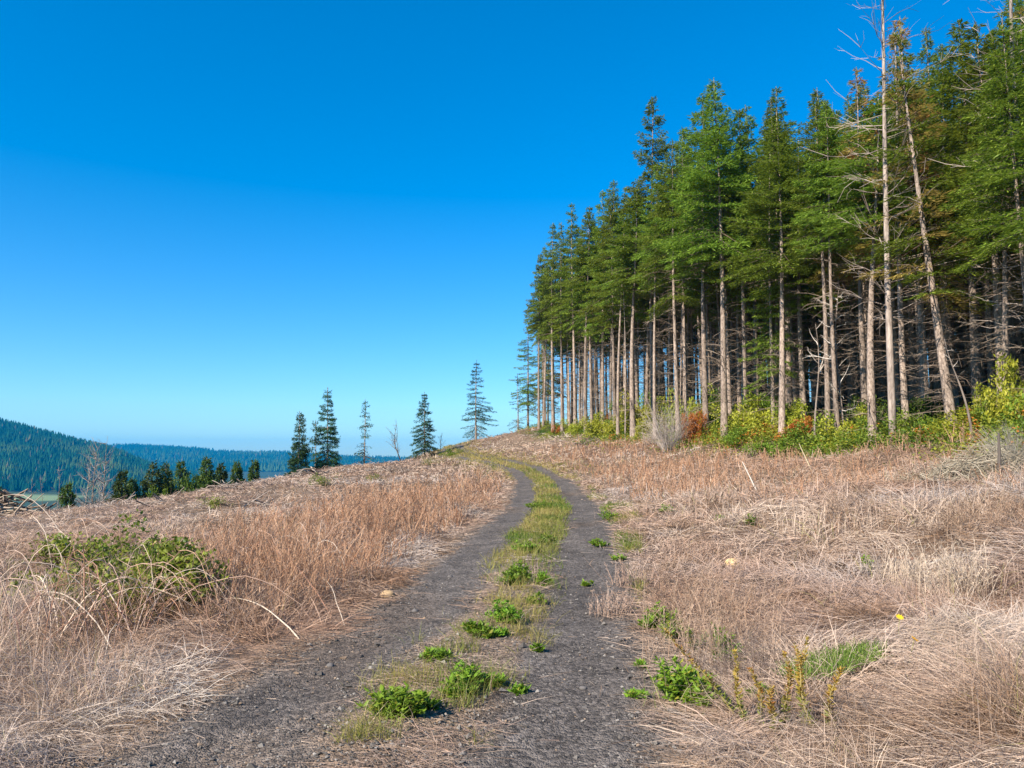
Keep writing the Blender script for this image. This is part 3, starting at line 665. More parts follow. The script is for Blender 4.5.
BR = [
 ('green', 597, 70, 3.0, 1.0, 'low green bush by the first trunks at the left end of the forest'),
 ('orange', 608, 67, 1.6, .9, 'small rusty bush right of the low green bush near the left end'),
 ('green', 622, 62, 3.2, 1.5, 'green bush behind the leaning white pole'),
 ('yellow', 640, 58, 3.4, 1.7, 'yellow green bush right of the thick trunk by the white pole'),
 ('yellow', 612, 58, 2.2, 1.0, 'yellowing bush on the slope just left of the white pole'),
 ('green', 655, 60, 3.2, 1.9, 'tall green bush behind the grey leafless bush on its left'),
 ('orange', 693, 42.5, 1.3, 1.3, 'orange red bush between the grey leafless bush and the thick trunk'),
 ('yellow', 690, 47, 2.4, 1.9, 'yellow green bush behind the orange red bush'),
 ('dark', 712, 48, 2.8, 1.8, 'dark green bush behind the trunk of the tallest fir'),
 ('yellow', 738, 41, 2.4, 1.0, 'bright yellow green bush just right of the tallest fir'),
 ('yellow', 757, 39, 2.6, 1.15, 'bright yellow bush in front of the slim straight trunks'),
 ('green', 772, 40, 2.8, 1.3, 'green bush between the bright yellow bush and the orange bush'),
 ('green', 745, 36.5, 2.2, .8, 'low green bush at the grass edge below the bright yellow bushes'),
 ('orange', 798, 34.5, 1.5, 1.0, 'vivid orange bush below the forked white sapling'),
 ('yellow', 790, 36.0, 2.3, 1.35, 'yellow bush behind the vivid orange bush'),
 ('green', 780, 32.5, 2.2, .8, 'low green bush at the grass edge left of the vivid orange bush'),
 ('green', 815, 31.5, 2.4, 1.2, 'green bush in front of the forked white sapling'),
 ('green', 838, 31, 2.2, 1.6, 'leafy green bush left of the dead snag, two bushes away'),
 ('yellow', 852, 29.5, 2.0, 1.3, 'yellow green bush at the grass edge left of the dead snag'),
 ('dark', 865, 32, 2.4, 1.6, 'dark green bush behind and left of the dead snag'),
 ('green', 874, 28.5, 1.8, 1.2, 'bright green bush touching the left side of the dead snag'),
 ('green', 908, 28, 1.9, 1.4, 'bright green bush just right of the dead snag'),
 ('dark', 925, 29.5, 2.2, 1.6, 'dark green bush between the dead snag and the leaning fir'),
 ('green', 936, 26, 1.5, 1.0, 'low green bush at the left foot of the leaning fir'),
 ('yellow', 978, 25.5, 1.7, 1.3, 'yellow green bush just right of the leaning fir'),
 ('green', 1000, 24.5, 1.9, 1.6, 'green bush right of the leaning fir behind the grey twigs'),
 ('yellow', 1017, 23.0, 1.8, 1.9, 'tall yellow green bush at the right edge of the photo'),
 ('green', 1048, 20.5, 2.2, 1.7, 'green bush just past the right edge of the photo'),
 ('green', 830, 27.5, 1.6, .55, 'low green patch of bush at the grass edge below the forked sapling'),
 ('yellow', 576, 70, 2.4, .9, 'yellow bush at the foot of the trunks near the left end of the forest'),
 ('yellow', 598, 62, 2.4, 1.1, 'yellow brown bush at the grass edge three trunks left of the white pole'),
 ('green', 617, 57.5, 1.6, .9, 'low green bush at the grass edge just left of the white pole'),
 ('yellow', 645, 50.5, 1.8, 1.2, 'yellow bush at the grass edge between the thick trunk and the grey leafless bush'),
 ('orange', 560, 76, 1.5, .6, 'small rusty bush between the first trunks of the forest'),
 ('dark', 800, 29.5, 1.6, .5, 'low dark green bush at the grass edge below the vivid orange bush'),
]
for i, (k, px, d, wd, hg, lab) in enumerate(BR): shrub(k, px, d, wd, hg, lab, k=i % 2)
r = np.random.default_rng(91)
def twig_bush(name, px, d, w_, h_, n, ca, cb, label, rad=.006, seed=3, group=None, flat=1.0):
    r = np.random.default_rng(seed); xx = xat(px, d)
    o = stems(r, n, w_ / 2, w_ / 2 * flat, h_, rad, ca, cb, 6).link(name, M['wood']); o.location = (xx, d, float(RZ(xx, d)[0]) - .02)
    return tag(o, label, 'bush', group)
twig_bush('leafless_bush', 668, 42, 3.3, 2.6, 150, (.24, .2, .18), (.5, .44, .4), 'grey leafless bush standing in front of the forest edge', seed=31, rad=.008)
twig_bush('leafless_bush', 648, 45, 1.2, 1.2, 60, (.26, .2, .17), (.45, .38, .33), 'smaller thin leafless bush just left of the grey leafless bush', seed=32)
def twig_pile(name, px, d, w_, l_, h_, n, ca, cb, label, seed, rad=.007, cat='brush pile'):
    r = np.random.default_rng(seed); xx = xat(px, d); K = 5; s = np.linspace(-.5, .5, K)
    a = r.normal(.1, 1.0, n); l = r.uniform(.25, 1.0, n) * l_; c = np.stack([r.normal(0, .3, n) * w_, r.normal(0, .3, n) * w_ * .6, np.zeros(n)], -1)
    c[:, 2] = h_ * np.exp(-(c[:, 0] / w_ / .45) ** 2 - (c[:, 1] / w_ / .35) ** 2) * r.uniform(.0, 1, n)
    dv = np.stack([np.cos(a), np.sin(a), r.normal(.1, .42, n)], -1)
    P = c[:, None] + dv[:, None] * (s[None] * l[:, None])[..., None] + np.cumsum(r.normal(0, .03, (n, K, 3)), 1); P[..., 2] = np.maximum(P[..., 2], 0)
    o = Geo().tubes(P, rad * r.uniform(.5, 1.6, (n, 1)) * (1 - s * .6)[None], mixc(ca, cb, r.random(n)), 4).link(name, M['wood'])
    o.location = (xx, d, float(H1(xx, d)))
    return tag(o, label, cat)
twig_pile('brush_pile', 985, 14.5, 2.0, .7, .62, 900, (.13, .105, .07), (.38, .325, .25), 'pile of grey dead twigs on the grass slope near the right edge', 51, rad=.0042)
twig_bush('leafless_bush', 1012, 15, 1.6, .9, 200, (.16, .14, .11), (.42, .38, .32), 'low grey twiggy bush rising behind the pile of dead twigs', rad=.004, seed=33)
twig_pile('log_pile', 6, 33, 3.2, 1.7, 1.15, 110, (.13, .095, .07), (.33, .26, .20), 'heap of weathered logs and slash at the far left edge', 52, rad=.035)

for i, (k, px, d, wd, hg, lab) in enumerate([
    ('dark', 114, 60, 2.6, 1.6, 'dark bush at the right foot of the grey leafless trees'), ('dark', 146, 61, 3.0, 1.9, 'dark bush left of the pointed green conifer on the crest'),
    ('green', 161, 59, 2.6, 1.5, 'green bush in front of the broad dark conifers on the crest'), ('dark', 176, 62, 3.2, 2.3, 'broad dark bush between the broad and the twin tipped conifer'),
    ('dark', 195, 62, 3.4, 2.2, 'broad dark bush left of the tallest conifer on the left crest'), ('dark', 214, 63, 3.0, 2.0, 'dark bush filling the gap beside the rounded conifer on the crest'),
    ('green', 229, 64, 2.4, 1.2, 'low green bush right of the rounded dark conifer'), ('green', 82, 55, 2.8, 1.3, 'low green bush at the left foot of the grey leafless trees'),
    ('dark', 247, 66, 2.2, 1.0, 'low dark bush between the two small conifers on the crest'), ('dark', 22, 52, 3.0, .9, 'low dark bush beyond the log pile'),
    ('green', 292, 62, 2.6, .9, 'low green bush at the foot of the short bushy skyline fir'), ('green', 366, 60, 2.4, .45, 'low green bush on the crest under the thin sparse fir'), ('green', 455, 70, 2.2, .5, 'low green bush on the crest by the bend of the track')]):
    shrub(k, px, d, wd, hg + (.9 if px < 260 else 0), lab, 'bushes along the left crest', k=i % 2, sink=.25)

for i, (px, d, w_, h_, n, rad, lab) in enumerate([(118, 37, 2.2, .45, 40, .02, 'scatter of dark slash lying on the slope below the grey leafless trees'), (232, 38, 2.6, .4, 46, .018, 'scatter of slash on the slope below the small conifers'),
    (312, 44, 2.4, .5, 40, .022, 'dark slash on the crest below the short bushy skyline fir'), (392, 46, 2.6, .4, 46, .018, 'slash scattered on the crest below the bent leafless tree'),
    (262, 27, 2.0, .3, 36, .014, 'pale broken branches lying in the grey grass of the left slope'), (566, 70, 3.0, .5, 46, .03, 'slash lying on the slope below the left end of the forest'),
    (598, 56, 2.4, .45, 40, .025, 'pale broken branches on the slope left of the leaning white pole'), (165, 30, 2.2, .3, 36, .013, 'weathered branches in the grey grass behind the leafy bramble')]):
    twig_pile('slash_pile', px, d, w_, 1.3, h_, n, (.10, .07, .055), (.42, .35, .29), lab, 60 + i, rad, 'slash')
bramble_spots = [(212, 507, 1.2, .4, 500, 'low olive bush on the left slope above the leafy bramble'), (428, 466, 1.6, .5, 500, 'low olive bush on the left slope under the cone shaped fir'), (375, 481, 1.1, .35, 350, 'small olive bush on the left slope under the bent leafless tree')]

# ------------------------------------------------------------------ ground cover (uncountable)
def wedge(r, n, dmin, dmax, pxlo=-170, pxhi=1200):
    d = np.exp(r.uniform(math.log(dmin), math.log(dmax), n)); px = r.uniform(pxlo, pxhi, n); return (px - 512) / F_PX * d, d
def around(r, n, x, y):
    # the ground beside and behind the viewer is grown over as well
    X_, Y_ = r.uniform(-13, 13, n), r.uniform(-2.5, 9, n); p = 512 + X_ / np.maximum(Y_, .01) * F_PX
    k = (Y_ < 2.6) | (p < -170) | (p > 1200); return np.r_[x, X_[k]], np.r_[y, Y_[k]]
def blades(g, r, x, y, z, az, elev, L_, W_, c, curl, K=4):
    n = len(x); s = np.linspace(0, 1, K)
    dh = np.stack([np.cos(az), np.sin(az)], -1)
    e = elev[:, None] - curl[:, None] * s[None]
    st = L_[:, None] / (K - 1)
    ch = np.concatenate([np.zeros((n, 1)), np.cumsum(np.cos(e[:, :-1]) * st, 1)], 1); cz = np.concatenate([np.zeros((n, 1)), np.cumsum(np.sin(e[:, :-1]) * st, 1)], 1)
    P = np.stack([x[:, None] + dh[:, :1] * ch, y[:, None] + dh[:, 1:] * ch, z[:, None] + cz], -1)
    P[..., 2] = np.maximum(P[..., 2], z[:, None] - .01)
    roll = r.normal(0, .9, n)
    S = np.stack([-np.sin(az) * np.cos(roll), np.cos(az) * np.cos(roll), np.sin(roll)], -1)
    W = W_[:, None] * np.array([1, .95, .75, .2])[None, :K] if K == 4 else W_[:, None] * np.linspace(1, .25, K)[None]
    g.strips(P, W, S, c)
def pxw(d, mm=.003, px=.75): return np.maximum(mm, px * d / F_PX)
STRAW = np.array((.58, .465, .365)); PINK = np.array((.44, .30, .23)); GREYC = np.array((.50, .435, .39)); RED = np.array((.36, .185, .105)); BROWN = np.array((.24, .15, .09)); OLIVE = np.array((.22, .22, .06))
def open_ground(x, y, m=.6): return (x < edge_x(y) - m) | (y > 92)
def dry_colour(r, x, y):
    n = len(x); a = fbm(x / 1.3, y / 1.3, 201, 3); b = fbm(x / 3.6, y / 3.6, 202, 3); c_ = fbm(x / .5, y / .5, 203, 2)
    cc = mixc(PINK, STRAW, np.clip(a * 1.5 - .3 + r.normal(0, .22, n), 0, 1)); cc = mixc(cc, GREYC, np.clip(sstep(.45, .7, b) * .8 + r.normal(0, .12, n), 0, 1)); cc = mixc(cc, BROWN, np.clip(sstep(.55, .78, c_) * .75 + (r.random(n) < .16) * .6, 0, 1)); cc = mixc(cc, (.33, .19, .12), sstep(.5, .7, fbm(x / 2.2, y / 2.2, 204, 3)) * .5)
    return cc * r.uniform(.75, 1.2, (n, 1))
# A: matted grass lying in swirls
r = np.random.default_rng(401)
x, y = around(r, 170000, *wedge(r, 480000, 2.6, 100))
u = road_u(x, y); wob = (fbm(x * 1.6, y * 1.6, 71, 3) - .5) * .8
ok = (np.abs(u) + wob > 1.42) & open_ground(x, y, .2) & ~((u < -1.5) & (np.hypot(x, y) < 16) & (r.random(len(x)) < .35))
x, y, u = x[ok], y[ok], u[ok]; d = np.maximum(y, 4); n = len(x)
hump = fbm(x / .8, y / .8, 210, 3)
z = H(x, y) + r.uniform(0, 1, n) ** 1.2 * (.03 + .42 * np.clip(hump - .25, 0, 1) ** 1.5)
az = (fbm(x / 1.1, y / 1.1, 211, 2) - .5) * 11 + r.normal(0, .75, n)
L_ = r.uniform(.07, .36, n) * (1 + .006 * d)
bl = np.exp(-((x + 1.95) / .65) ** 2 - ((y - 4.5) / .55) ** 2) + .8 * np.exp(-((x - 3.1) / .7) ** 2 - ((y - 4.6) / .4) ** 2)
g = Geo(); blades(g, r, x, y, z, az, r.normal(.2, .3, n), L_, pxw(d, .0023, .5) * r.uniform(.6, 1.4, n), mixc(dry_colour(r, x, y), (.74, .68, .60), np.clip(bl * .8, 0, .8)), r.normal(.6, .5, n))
tag(g.link('matted_grass', M['dry']), 'pale dry grass lying matted over the slopes', 'grass', None, 'stuff')
# B: upright and drooping dry tufts
r = np.random.default_rng(402)
x, y = around(r, 90000, *wedge(r, 230000, 2.8, 80))
u = road_u(x, y); tuft = fbm(x / .55, y / .55, 220, 2); big = fbm(x / 3., y / 3., 221, 2)
left = u < 0
ok = (np.abs(u) + (fbm(x * 1.6, y * 1.6, 71, 3) - .5) * .8 > np.where(left, 1.6, 1.75)) & open_ground(x, y, .4) & (tuft + .35 * (big - .5) + np.where(left, .07, np.where(y < 8.5, -.09, 0)) - np.where(u < -8, .05, 0) + r.normal(0, .05, len(x)) > .60)
x, y, u = x[ok], y[ok], u[ok]; n = len(x); d = np.maximum(y, 4)
cc = dry_colour(r, x, y); cc = mixc(cc, OLIVE, (r.random(n) < .05) * .7)
L_ = r.uniform(.16, .52, n) * np.where(u < 0, 1.25 - .75 * sstep(-3.5, -6, u), .9) * np.clip(.5 + (np.abs(u) - 1.6) * .35, .4, 1)
g = Geo(); blades(g, r, x, y, H(x, y), r.uniform(0, 6.3, n), r.normal(1.15, .28, n), L_, pxw(d, .0026, .62) * r.uniform(.7, 1.3, n), cc, np.abs(r.normal(.9, .6, n)))
tag(g.link('dry_grass_tufts', M['dry']), 'upright tufts of straw coloured dry grass on both banks', 'grass', None, 'stuff')
# C: reddish dry weed stems
def weed_field(g, r, x, y, hgt, ca, cb, nbr=6, wmm=.0024, wpx=.6):
    n = len(x); z = H(x, y); d = np.maximum(y, 3); K = 4; s = np.linspace(0, 1, K)
    az = r.uniform(0, 6.3, n); ln = np.abs(r.normal(.35, .30, n)); bw = r.normal(0, .22, n)
    P = np.stack([x[:, None] + np.cos(az)[:, None] * (ln * hgt)[:, None] * s ** 1.4, y[:, None] + np.sin(az)[:, None] * (ln * hgt)[:, None] * s ** 1.4 + bw[:, None] * hgt[:, None] * s * s, z[:, None] + hgt[:, None] * s], -1)
    cc = mixc(ca, cb, np.clip(r.normal(.5, .3, n), 0, 1)) * r.uniform(.7, 1.2, (n, 1)); W = pxw(d, wmm, wpx) * r.uniform(.6, 1.2, n)
    S = unit(np.c_[r.normal(0, 1, (n, 2)), np.zeros(n)]); g.strips(P, W[:, None] * np.array([[1.2, 1, .8, .4]]), S, cc)
    m = n * nbr; bi = np.repeat(np.arange(n), nbr); f = r.uniform(.35, 1.0, m); k = np.clip(f * (K - 1), 0, K - 1.001); k0 = k.astype(int); ff = (k - k0)[:, None]
    A = P[bi, k0] * (1 - ff) + P[bi, k0 + 1] * ff; a2 = r.uniform(0, 6.3, m); l = hgt[bi] * r.uniform(.08, .26, m) * (1.35 - f)
    D = unit(np.stack([np.cos(a2), np.sin(a2), r.uniform(.2, 1.6, m)], -1)); B = A + D * l[:, None] * .6; C = B + unit(D + np.c_[np.zeros((m, 2)), r.normal(0, .5, m)]) * l[:, None] * .4
    g.strips(np.stack([A, B, C], 1), W[bi][:, None] * np.array([[.7, .8, 1.1]]), unit(np.c_[r.normal(0, 1, (m, 2)), r.normal(0, .4, m)]), cc[bi] * r.uniform(.85, 1.2, (m, 1)))
r = np.random.default_rng(403)
x, y = wedge(r, 70000, 5.2, 62, -170, 1150)
u = road_u(x, y); px = 512 + x / y * F_PX; nb = fbm(x / 2.2, y / 2.2, 230, 3)
openl = np.maximum(sstep(120, 270, px + 120 * (nb - .5)), .14)
inL = openl * (u < -1.75) * np.maximum(sstep(-5.4, -3.6, u + 1.2 * (nb - .5)), .035 * (u > -25)) * sstep(5.5, 8.5, y) * sstep(45, 30, y) * (.15 + 1.5 * nb)
inR2 = (u > 3.5) * sstep(640, 780, px) * sstep(9, 12, y) * sstep(.46, .62, nb) * .8
inR = (u > 2.2) * sstep(17, 22, y) * sstep(64, 50, y) * sstep(770, 700, px) * (.2 + 1.0 * nb)
ok = (r.random(len(x)) < np.maximum(np.maximum(inL * 1.0, inR * .8), inR2 * .45)) & open_ground(x, y, .8)
x, y, u = x[ok], y[ok], u[ok]; n = len(x)
hg = r.uniform(.35, .85, n) * (.55 + .75 * fbm(x / 1.5, y / 1.5, 231, 2)) * np.where(u < 0, 1.0, .85) * np.clip(.55 + (np.abs(u) - 1.75) * .5, .5, 1) * np.where(u < 0, 1.08 - .62 * sstep(-2.8, -5.5, u), 1) * np.where((u > 2.2) & (y < 20), .75, 1) * np.where((u < 0) & (y > 18), .75, 1)
g = Geo(); weed_field(g, r, x, y, hg, RED, np.array((.49, .32, .21)))
tag(g.link('dry_weeds', M['dry']), 'rusty dry weed stems standing thick along the banks of the track', 'weeds', None, 'stuff')
# D: straw litter along the track edges and the middle strip
r = np.random.default_rng(404)
x, y = wedge(r, 150000, 2.6, 45, 0, 1024); u = road_u(x, y)
pr = np.clip(sstep(1.0, 1.4, np.abs(u) + (fbm(x * 2, y * 2, 240, 2) - .5) * .6) * sstep(2.2, 1.7, np.abs(u)) + .7 * sstep(.5, .3, np.abs(u) + (fbm(x * 2, y * 2, 241, 2) - .5) * .4) * sstep(.42, .6, fbm(x * 1.7, y * 1.7, 242, 2)) + .006, 0, 1)
ok = r.random(len(x)) < pr; x, y = x[ok], y[ok]; n = len(x)
g = Geo(); blades(g, r, x, y, RZ(x, y) + r.uniform(.008, .03, n), r.uniform(0, 6.3, n), r.normal(.04, .1, n), r.uniform(.04, .22, n), pxw(y, .0024, .6) * r.uniform(.6, 1.2, n), dry_colour(r, x, y) * .85, r.normal(.05, .15, n), 3)
tag(g.link('straw_litter', M['dry']), 'scattered dead straw lying on the edges and middle of the track', 'straw', None, 'stuff')
# E: green grass of the middle strip and the far bend
r = np.random.default_rng(405)
x, y = wedge(r, 260000, 3.6, 92, 340, 640); u = road_u(x, y)
mid = sstep(.52, .30, np.abs(u) + (fbm(x * 2, y * 1.2, 250, 2) - .5) * .35) * np.maximum(sstep(8.5, 11.5, y), .42 * sstep(.48, .62, fbm(x / .35, y / .35, 255, 2))) * (.35 + .9 * fbm(x * 1.5, y * .7, 251, 2))
bend_ = sstep(34, 44, y) * (sstep(.55, .3, np.abs(u)) + .8 * sstep(1.0, 1.3, np.abs(u)) * sstep(4.2, 1.8, np.abs(u))) * (.3 + fbm(x / 2, y / 2, 252, 2))
side = sstep(1.15, 1.35, u) * sstep(2.0, 1.6, u) * sstep(.55, .68, fbm(x / .6, y / 1.1, 253, 2)) * sstep(6, 8, y)
ok = r.random(len(x)) < np.clip(mid + bend_ + side + .5 * sstep(45, 52, y) * (np.abs(u) < 1.3) * sstep(.35, .6, fbm(x / 1.2, y / 3., 256, 2)), 0, 1); x, y, u = x[ok], y[ok], u[ok]; n = len(x)
yel = np.clip(fbm(x / .7, y / 1.5, 254, 2) * 1.6 - .2 + sstep(30, 60, y) * .45 + r.normal(0, .18, n), 0, 1)
cc = mixc((.085, .175, .012), (.40, .33, .10), yel) * r.uniform(.7, 1.2, (n, 1))
g = Geo(); blades(g, r, x, y, RZ(x, y), r.uniform(0, 6.3, n), r.normal(1.05, .3, n), r.uniform(.04, .17, n) * (1 + .008 * y), pxw(y, .0035, .6) * r.uniform(.7, 1.2, n), cc, np.abs(r.normal(.8, .4, n)), 3)
tag(g.link('green_grass', M['leaf']), 'yellow green grass growing along the middle of the track and its far bend', 'grass', None, 'stuff')
# F: low undergrowth along the forest edge
r = np.random.default_rng(406)
yy = np.exp(r.uniform(math.log(15), math.log(92), 140000)); xx = edge_x(yy) + r.normal(.5, 1.15, len(yy)) ; n = len(xx)
nn_ = fbm(xx / 2.5, yy / 2.5, 260, 3); ok = nn_ + r.normal(0, .06, n) + sstep(60, 35, yy) * .10 > .43; xx, yy, nn_ = xx[ok], yy[ok], nn_[ok]; n = len(xx)
zz = H(xx, yy) + r.uniform(0, 1, n) * (.12 + 1.9 * np.clip(fbm(xx / 1.2, yy / 1.2, 262, 2) - .3, 0, 1)) * (.55 + .45 * sstep(60, 30, yy)); an = r.uniform(0, 6.3, n); D = unit(np.stack([np.cos(an), np.sin(an), r.normal(.1, .4, n)], -1)); S = unit(np.cross(D, r.normal(0, .6, (n, 3)) + np.array([0, 0, 1.])))
yl = np.clip(fbm(xx / 1.5, yy / 1.5, 261, 2) * 1.8 - .5 + r.normal(0, .2, n), 0, 1); cc = mixc(mixc((.07, .14, .016), (.36, .36, .04), yl), (.46, .17, .03), (fbm(xx / .9, yy / .9, 263, 2) > .72) * (r.random(n) < .7) * 1.0)
g = Geo().leaves(np.c_[xx, yy, zz], D, S, r.uniform(.07, .15, n), r.uniform(.04, .085, n), cc, .12)
tag(g.link('undergrowth', M['leaf']), 'low leafy undergrowth along the foot of the forest edge', 'undergrowth', None, 'stuff')
# G: loose gravel on the track
r = np.random.default_rng(407)
x, y = wedge(r, 60000, 2.6, 22, 60, 900); u = road_u(x, y); ok = (np.abs(u) < 1.5) & (r.random(len(x)) < np.where(np.abs(np.abs(u) - .8) < .28, .35, .75)); x, y = x[ok], y[ok]; n = len(x)
sz = .0037 * np.exp(np.abs(r.normal(0, .55, n))) * (1 + .03 * y); oc = np.array([(1, 0, 0), (-1, 0, 0), (0, 1, 0), (0, -1, 0), (0, 0, 1), (0, 0, -1)], float)
v = oc[None] * r.uniform(.6, 1.3, (n, 6, 3)) * np.array([1, 1, .65]) + r.normal(0, .22, (n, 6, 3)); ro = r.uniform(0, 6.3, n); ca_, sa_ = np.cos(ro)[:, None], np.sin(ro)[:, None]
v = np.stack([v[..., 0] * ca_ - v[..., 1] * sa_, v[..., 0] * sa_ + v[..., 1] * ca_, v[..., 2]], -1) * sz[:, None, None] + np.c_[x, y, RZ(x, y) + sz * .25][:, None]
tri = np.array([(0, 2, 4), (2, 1, 4), (1, 3, 4), (3, 0, 4), (2, 0, 5), (1, 2, 5), (3, 1, 5), (0, 3, 5)]); tr_ = (np.arange(n)[:, None, None] * 6 + tri[None]).reshape(-1, 3)
cc = mixc((.075, .068, .062), (.28, .255, .23), r.random(n) ** 2.2); cc = mixc(cc, (.28, .19, .12), (r.random(n) < .10) * .7)
tag(Geo().add(v.reshape(-1, 3), None, tr_, np.repeat(cc, 6, 0)).link('loose_gravel', M['stone']), 'loose dark gravel strewn over the wheel tracks', 'gravel', None, 'stuff')

# ------------------------------------------------------------------ single plants and small things
def gpos(px, py):
    """where the line of sight through a pixel meets the ground"""
    lo = None
    ds = np.concatenate([np.arange(3, 30, .05), np.arange(30, 110, .2)])
    pts = np.array([at(px, py, D) for D in ds]); hz = RZ(pts[:, 0], pts[:, 1])
    k = np.argmax(pts[:, 2] <= hz)
    return pts[k, 0], pts[k, 1], hz[k]
def weed_clump(px, py, rad, hgt, label, seed, n=420, ca=(.075, .16, .012), cb=(.22, .36, .03), L_=.042, W_=.02, group='green weed clumps on the track', dry=30):
    r = np.random.default_rng(seed); x, y, z = gpos(px, py); root = empty('weed_clump', (x, y, z)); tag(root, label, 'weed', group)
    n = int(n * 3.2); ns = max(12, n // 16); a = r.uniform(0, 6.3, ns); e = np.sqrt(r.random(ns)); s = np.linspace(0, 1, 4)
    rx = rad * r.uniform(.75, 1.1, ns)
    P = np.stack([np.cos(a)[:, None] * (rx * e)[:, None] * (.35 + .65 * s), np.sin(a)[:, None] * (rx * e)[:, None] * .9 * (.35 + .65 * s), (hgt * r.uniform(.45, 1.1, ns) * (1.1 - .5 * e ** 2))[:, None] * s ** .8], -1)
    sub = r.normal(0, .30, (4, 2)) * rad; sk = r.integers(0, 4, ns); sc = np.array([.7, .55, .45, .8])[sk]; P[..., 2] *= np.array([1.1, .6, .45, .85])[sk][:, None]; P[..., :2] = P[..., :2] * sc[:, None, None] + sub[sk][:, None]
    Geo().tubes(P, .0022 * (1.3 - s)[None], (.10, .17, .03), 3).link('stalks', M['leaf'], root)
    bi = r.integers(0, ns, n); f = r.uniform(.15, 1, n); k = np.clip(f * 3, 0, 2.999); k0 = k.astype(int); ff = (k - k0)[:, None]; C = P[bi, k0] * (1 - ff) + P[bi, k0 + 1] * ff
    an = r.uniform(0, 6.3, n); D = unit(np.stack([np.cos(an), np.sin(an), r.normal(.45, .4, n)], -1)); S = unit(np.cross(D, r.normal(0, .35, (n, 3)) + np.array([0, 0, 1.])))
    cc = mixc(ca, cb, np.clip(.25 + .5 * f + r.normal(0, .22, n), 0, 1)); cc = mixc(cc, (.36, .34, .05), (r.random(n) < .10) * .8) * r.uniform(.8, 1.15)
    Geo().leaves(C, D, S, L_ * r.uniform(.55, 1.25, n), W_ * r.uniform(.6, 1.3, n), cc, .15).link('leaves', M['leaf'], root)
    if dry:
        g = Geo(); m = dry; a = r.uniform(0, 6.3, m); e = np.sqrt(r.random(m)) * rad * 1.15
        blades(g, r, e * np.cos(a), e * np.sin(a), np.zeros(m), r.uniform(0, 6.3, m), r.normal(1.0, .3, m), hgt * r.uniform(.6, 1.3, m), np.full(m, .003), mixc(dry_colour(r, e, a), (.17, .27, .035), (r.random(m) < .6) * .9), np.abs(r.normal(.6, .4, m)))
        g.link('dry_blades', M['dry'], root)
    return root
for i, a in enumerate([
    (393, 716, .165, .15, 'bright green weed clump nearest the viewer in the middle strip', 1, 620),
    (463, 694, .15, .13, 'green weed clump in the middle strip casting a shadow to its right', 2, 480),
    (439, 660, .13, .07, 'flat green weed clump left of the strip behind the two nearest clumps', 3, 300),
    (476, 638, .14, .10, 'pale green weed clump in the middle strip touching a darker one behind', 4, 320),
    (509, 622, .17, .15, 'leafy dark green weed clump in the middle strip halfway to the tall grass', 5, 520),
    (515, 584, .24, .20, 'widest bright green weed clump where the middle strip turns grassy', 6, 640),
    (548, 508, .42, .20, 'bright green weed clump far up the middle strip', 7, 520),
    (536, 652, .05, .04, 'tiny green sprig alone on the right wheel track', 8, 60),
    (518, 695, .05, .03, 'tiny pale sprig on the right wheel track nearest the viewer', 9, 50),
    (428, 706, .10, .05, 'low yellowish weed just right of the nearest bright green clump', 20, 120),
    (488, 688, .09, .06, 'small dark weed touching the right side of the clump with the long shadow', 21, 130),
    (532, 604, .12, .08, 'small green weed right of the leafy dark green clump', 22, 160),
    (497, 636, .09, .05, 'low pale weed between the two middle clumps of the strip', 23, 110),
    (541, 584, .14, .12, 'green weed touching the right side of the widest clump', 24, 220),
    (528, 552, .24, .16, 'yellow green weed clump on the left side of the grassy strip', 10, 380),
    (545, 545, .22, .17, 'dark green weed clump on the right side of the grassy strip', 11, 380),
]): weed_clump(*a[:5], 600 + i, n=a[6], dry=a[6] // 7)
for i, a in enumerate([
    (658, 628, .17, .16, 'bright green weed on the right edge of the track left of the dry stems', 420),
    (692, 704, .24, .20, 'large bright green weed among tall stalks at the right front', 800),
    (676, 640, .14, .14, 'yellow green weed behind the large green weed at the right front', 260),
    (610, 520, .30, .26, 'dark green weed at the right edge of the far track', 260),
    (602, 546, .22, .10, 'low green weed just below the dark green weed on the right edge', 200),
    (868, 573, .07, .20, 'small upright yellow green plant alone on the matted grass', 120),
    (882, 588, .05, .06, 'tiny green sprout beside the small upright plant', 60),
    (750, 526, .14, .2, 'small green plant in the matted grass above the yellow stone', 100),
    (720, 522, .12, .14, 'small pale green plant left of the one above the yellow stone', 80),
    (664, 512, .18, .18, 'small faded plant in the dry grass right of the track', 80),
    (975, 672, .06, .05, 'tiny grassy sprout at the right side of the foreground', 60),
    (755, 700, .08, .08, 'small green sprout between the flower stalks in front', 90),
    (728, 668, .13, .26, 'tall thin green weed rising among the dry brown weeds', 200),
    (706, 652, .12, .22, 'pale green weed stems behind the large green weed', 160),
    (640, 668, .05, .03, 'flat tiny sprig on the right shoulder of the track', 60),
    (636, 700, .06, .03, 'flat green sprig on the right shoulder nearest the viewer', 70),
    (590, 586, .07, .04, 'tiny yellow green weed on the right shoulder beside the pinkish dry weed', 70),
    (618, 560, .12, .08, 'low yellow green weed on the right shoulder below the far ones', 120),
]): weed_clump(a[0], a[1], a[2], a[3], a[4], 650 + i, n=a[5], group='green weeds beside the track', dry=a[5] // 16)
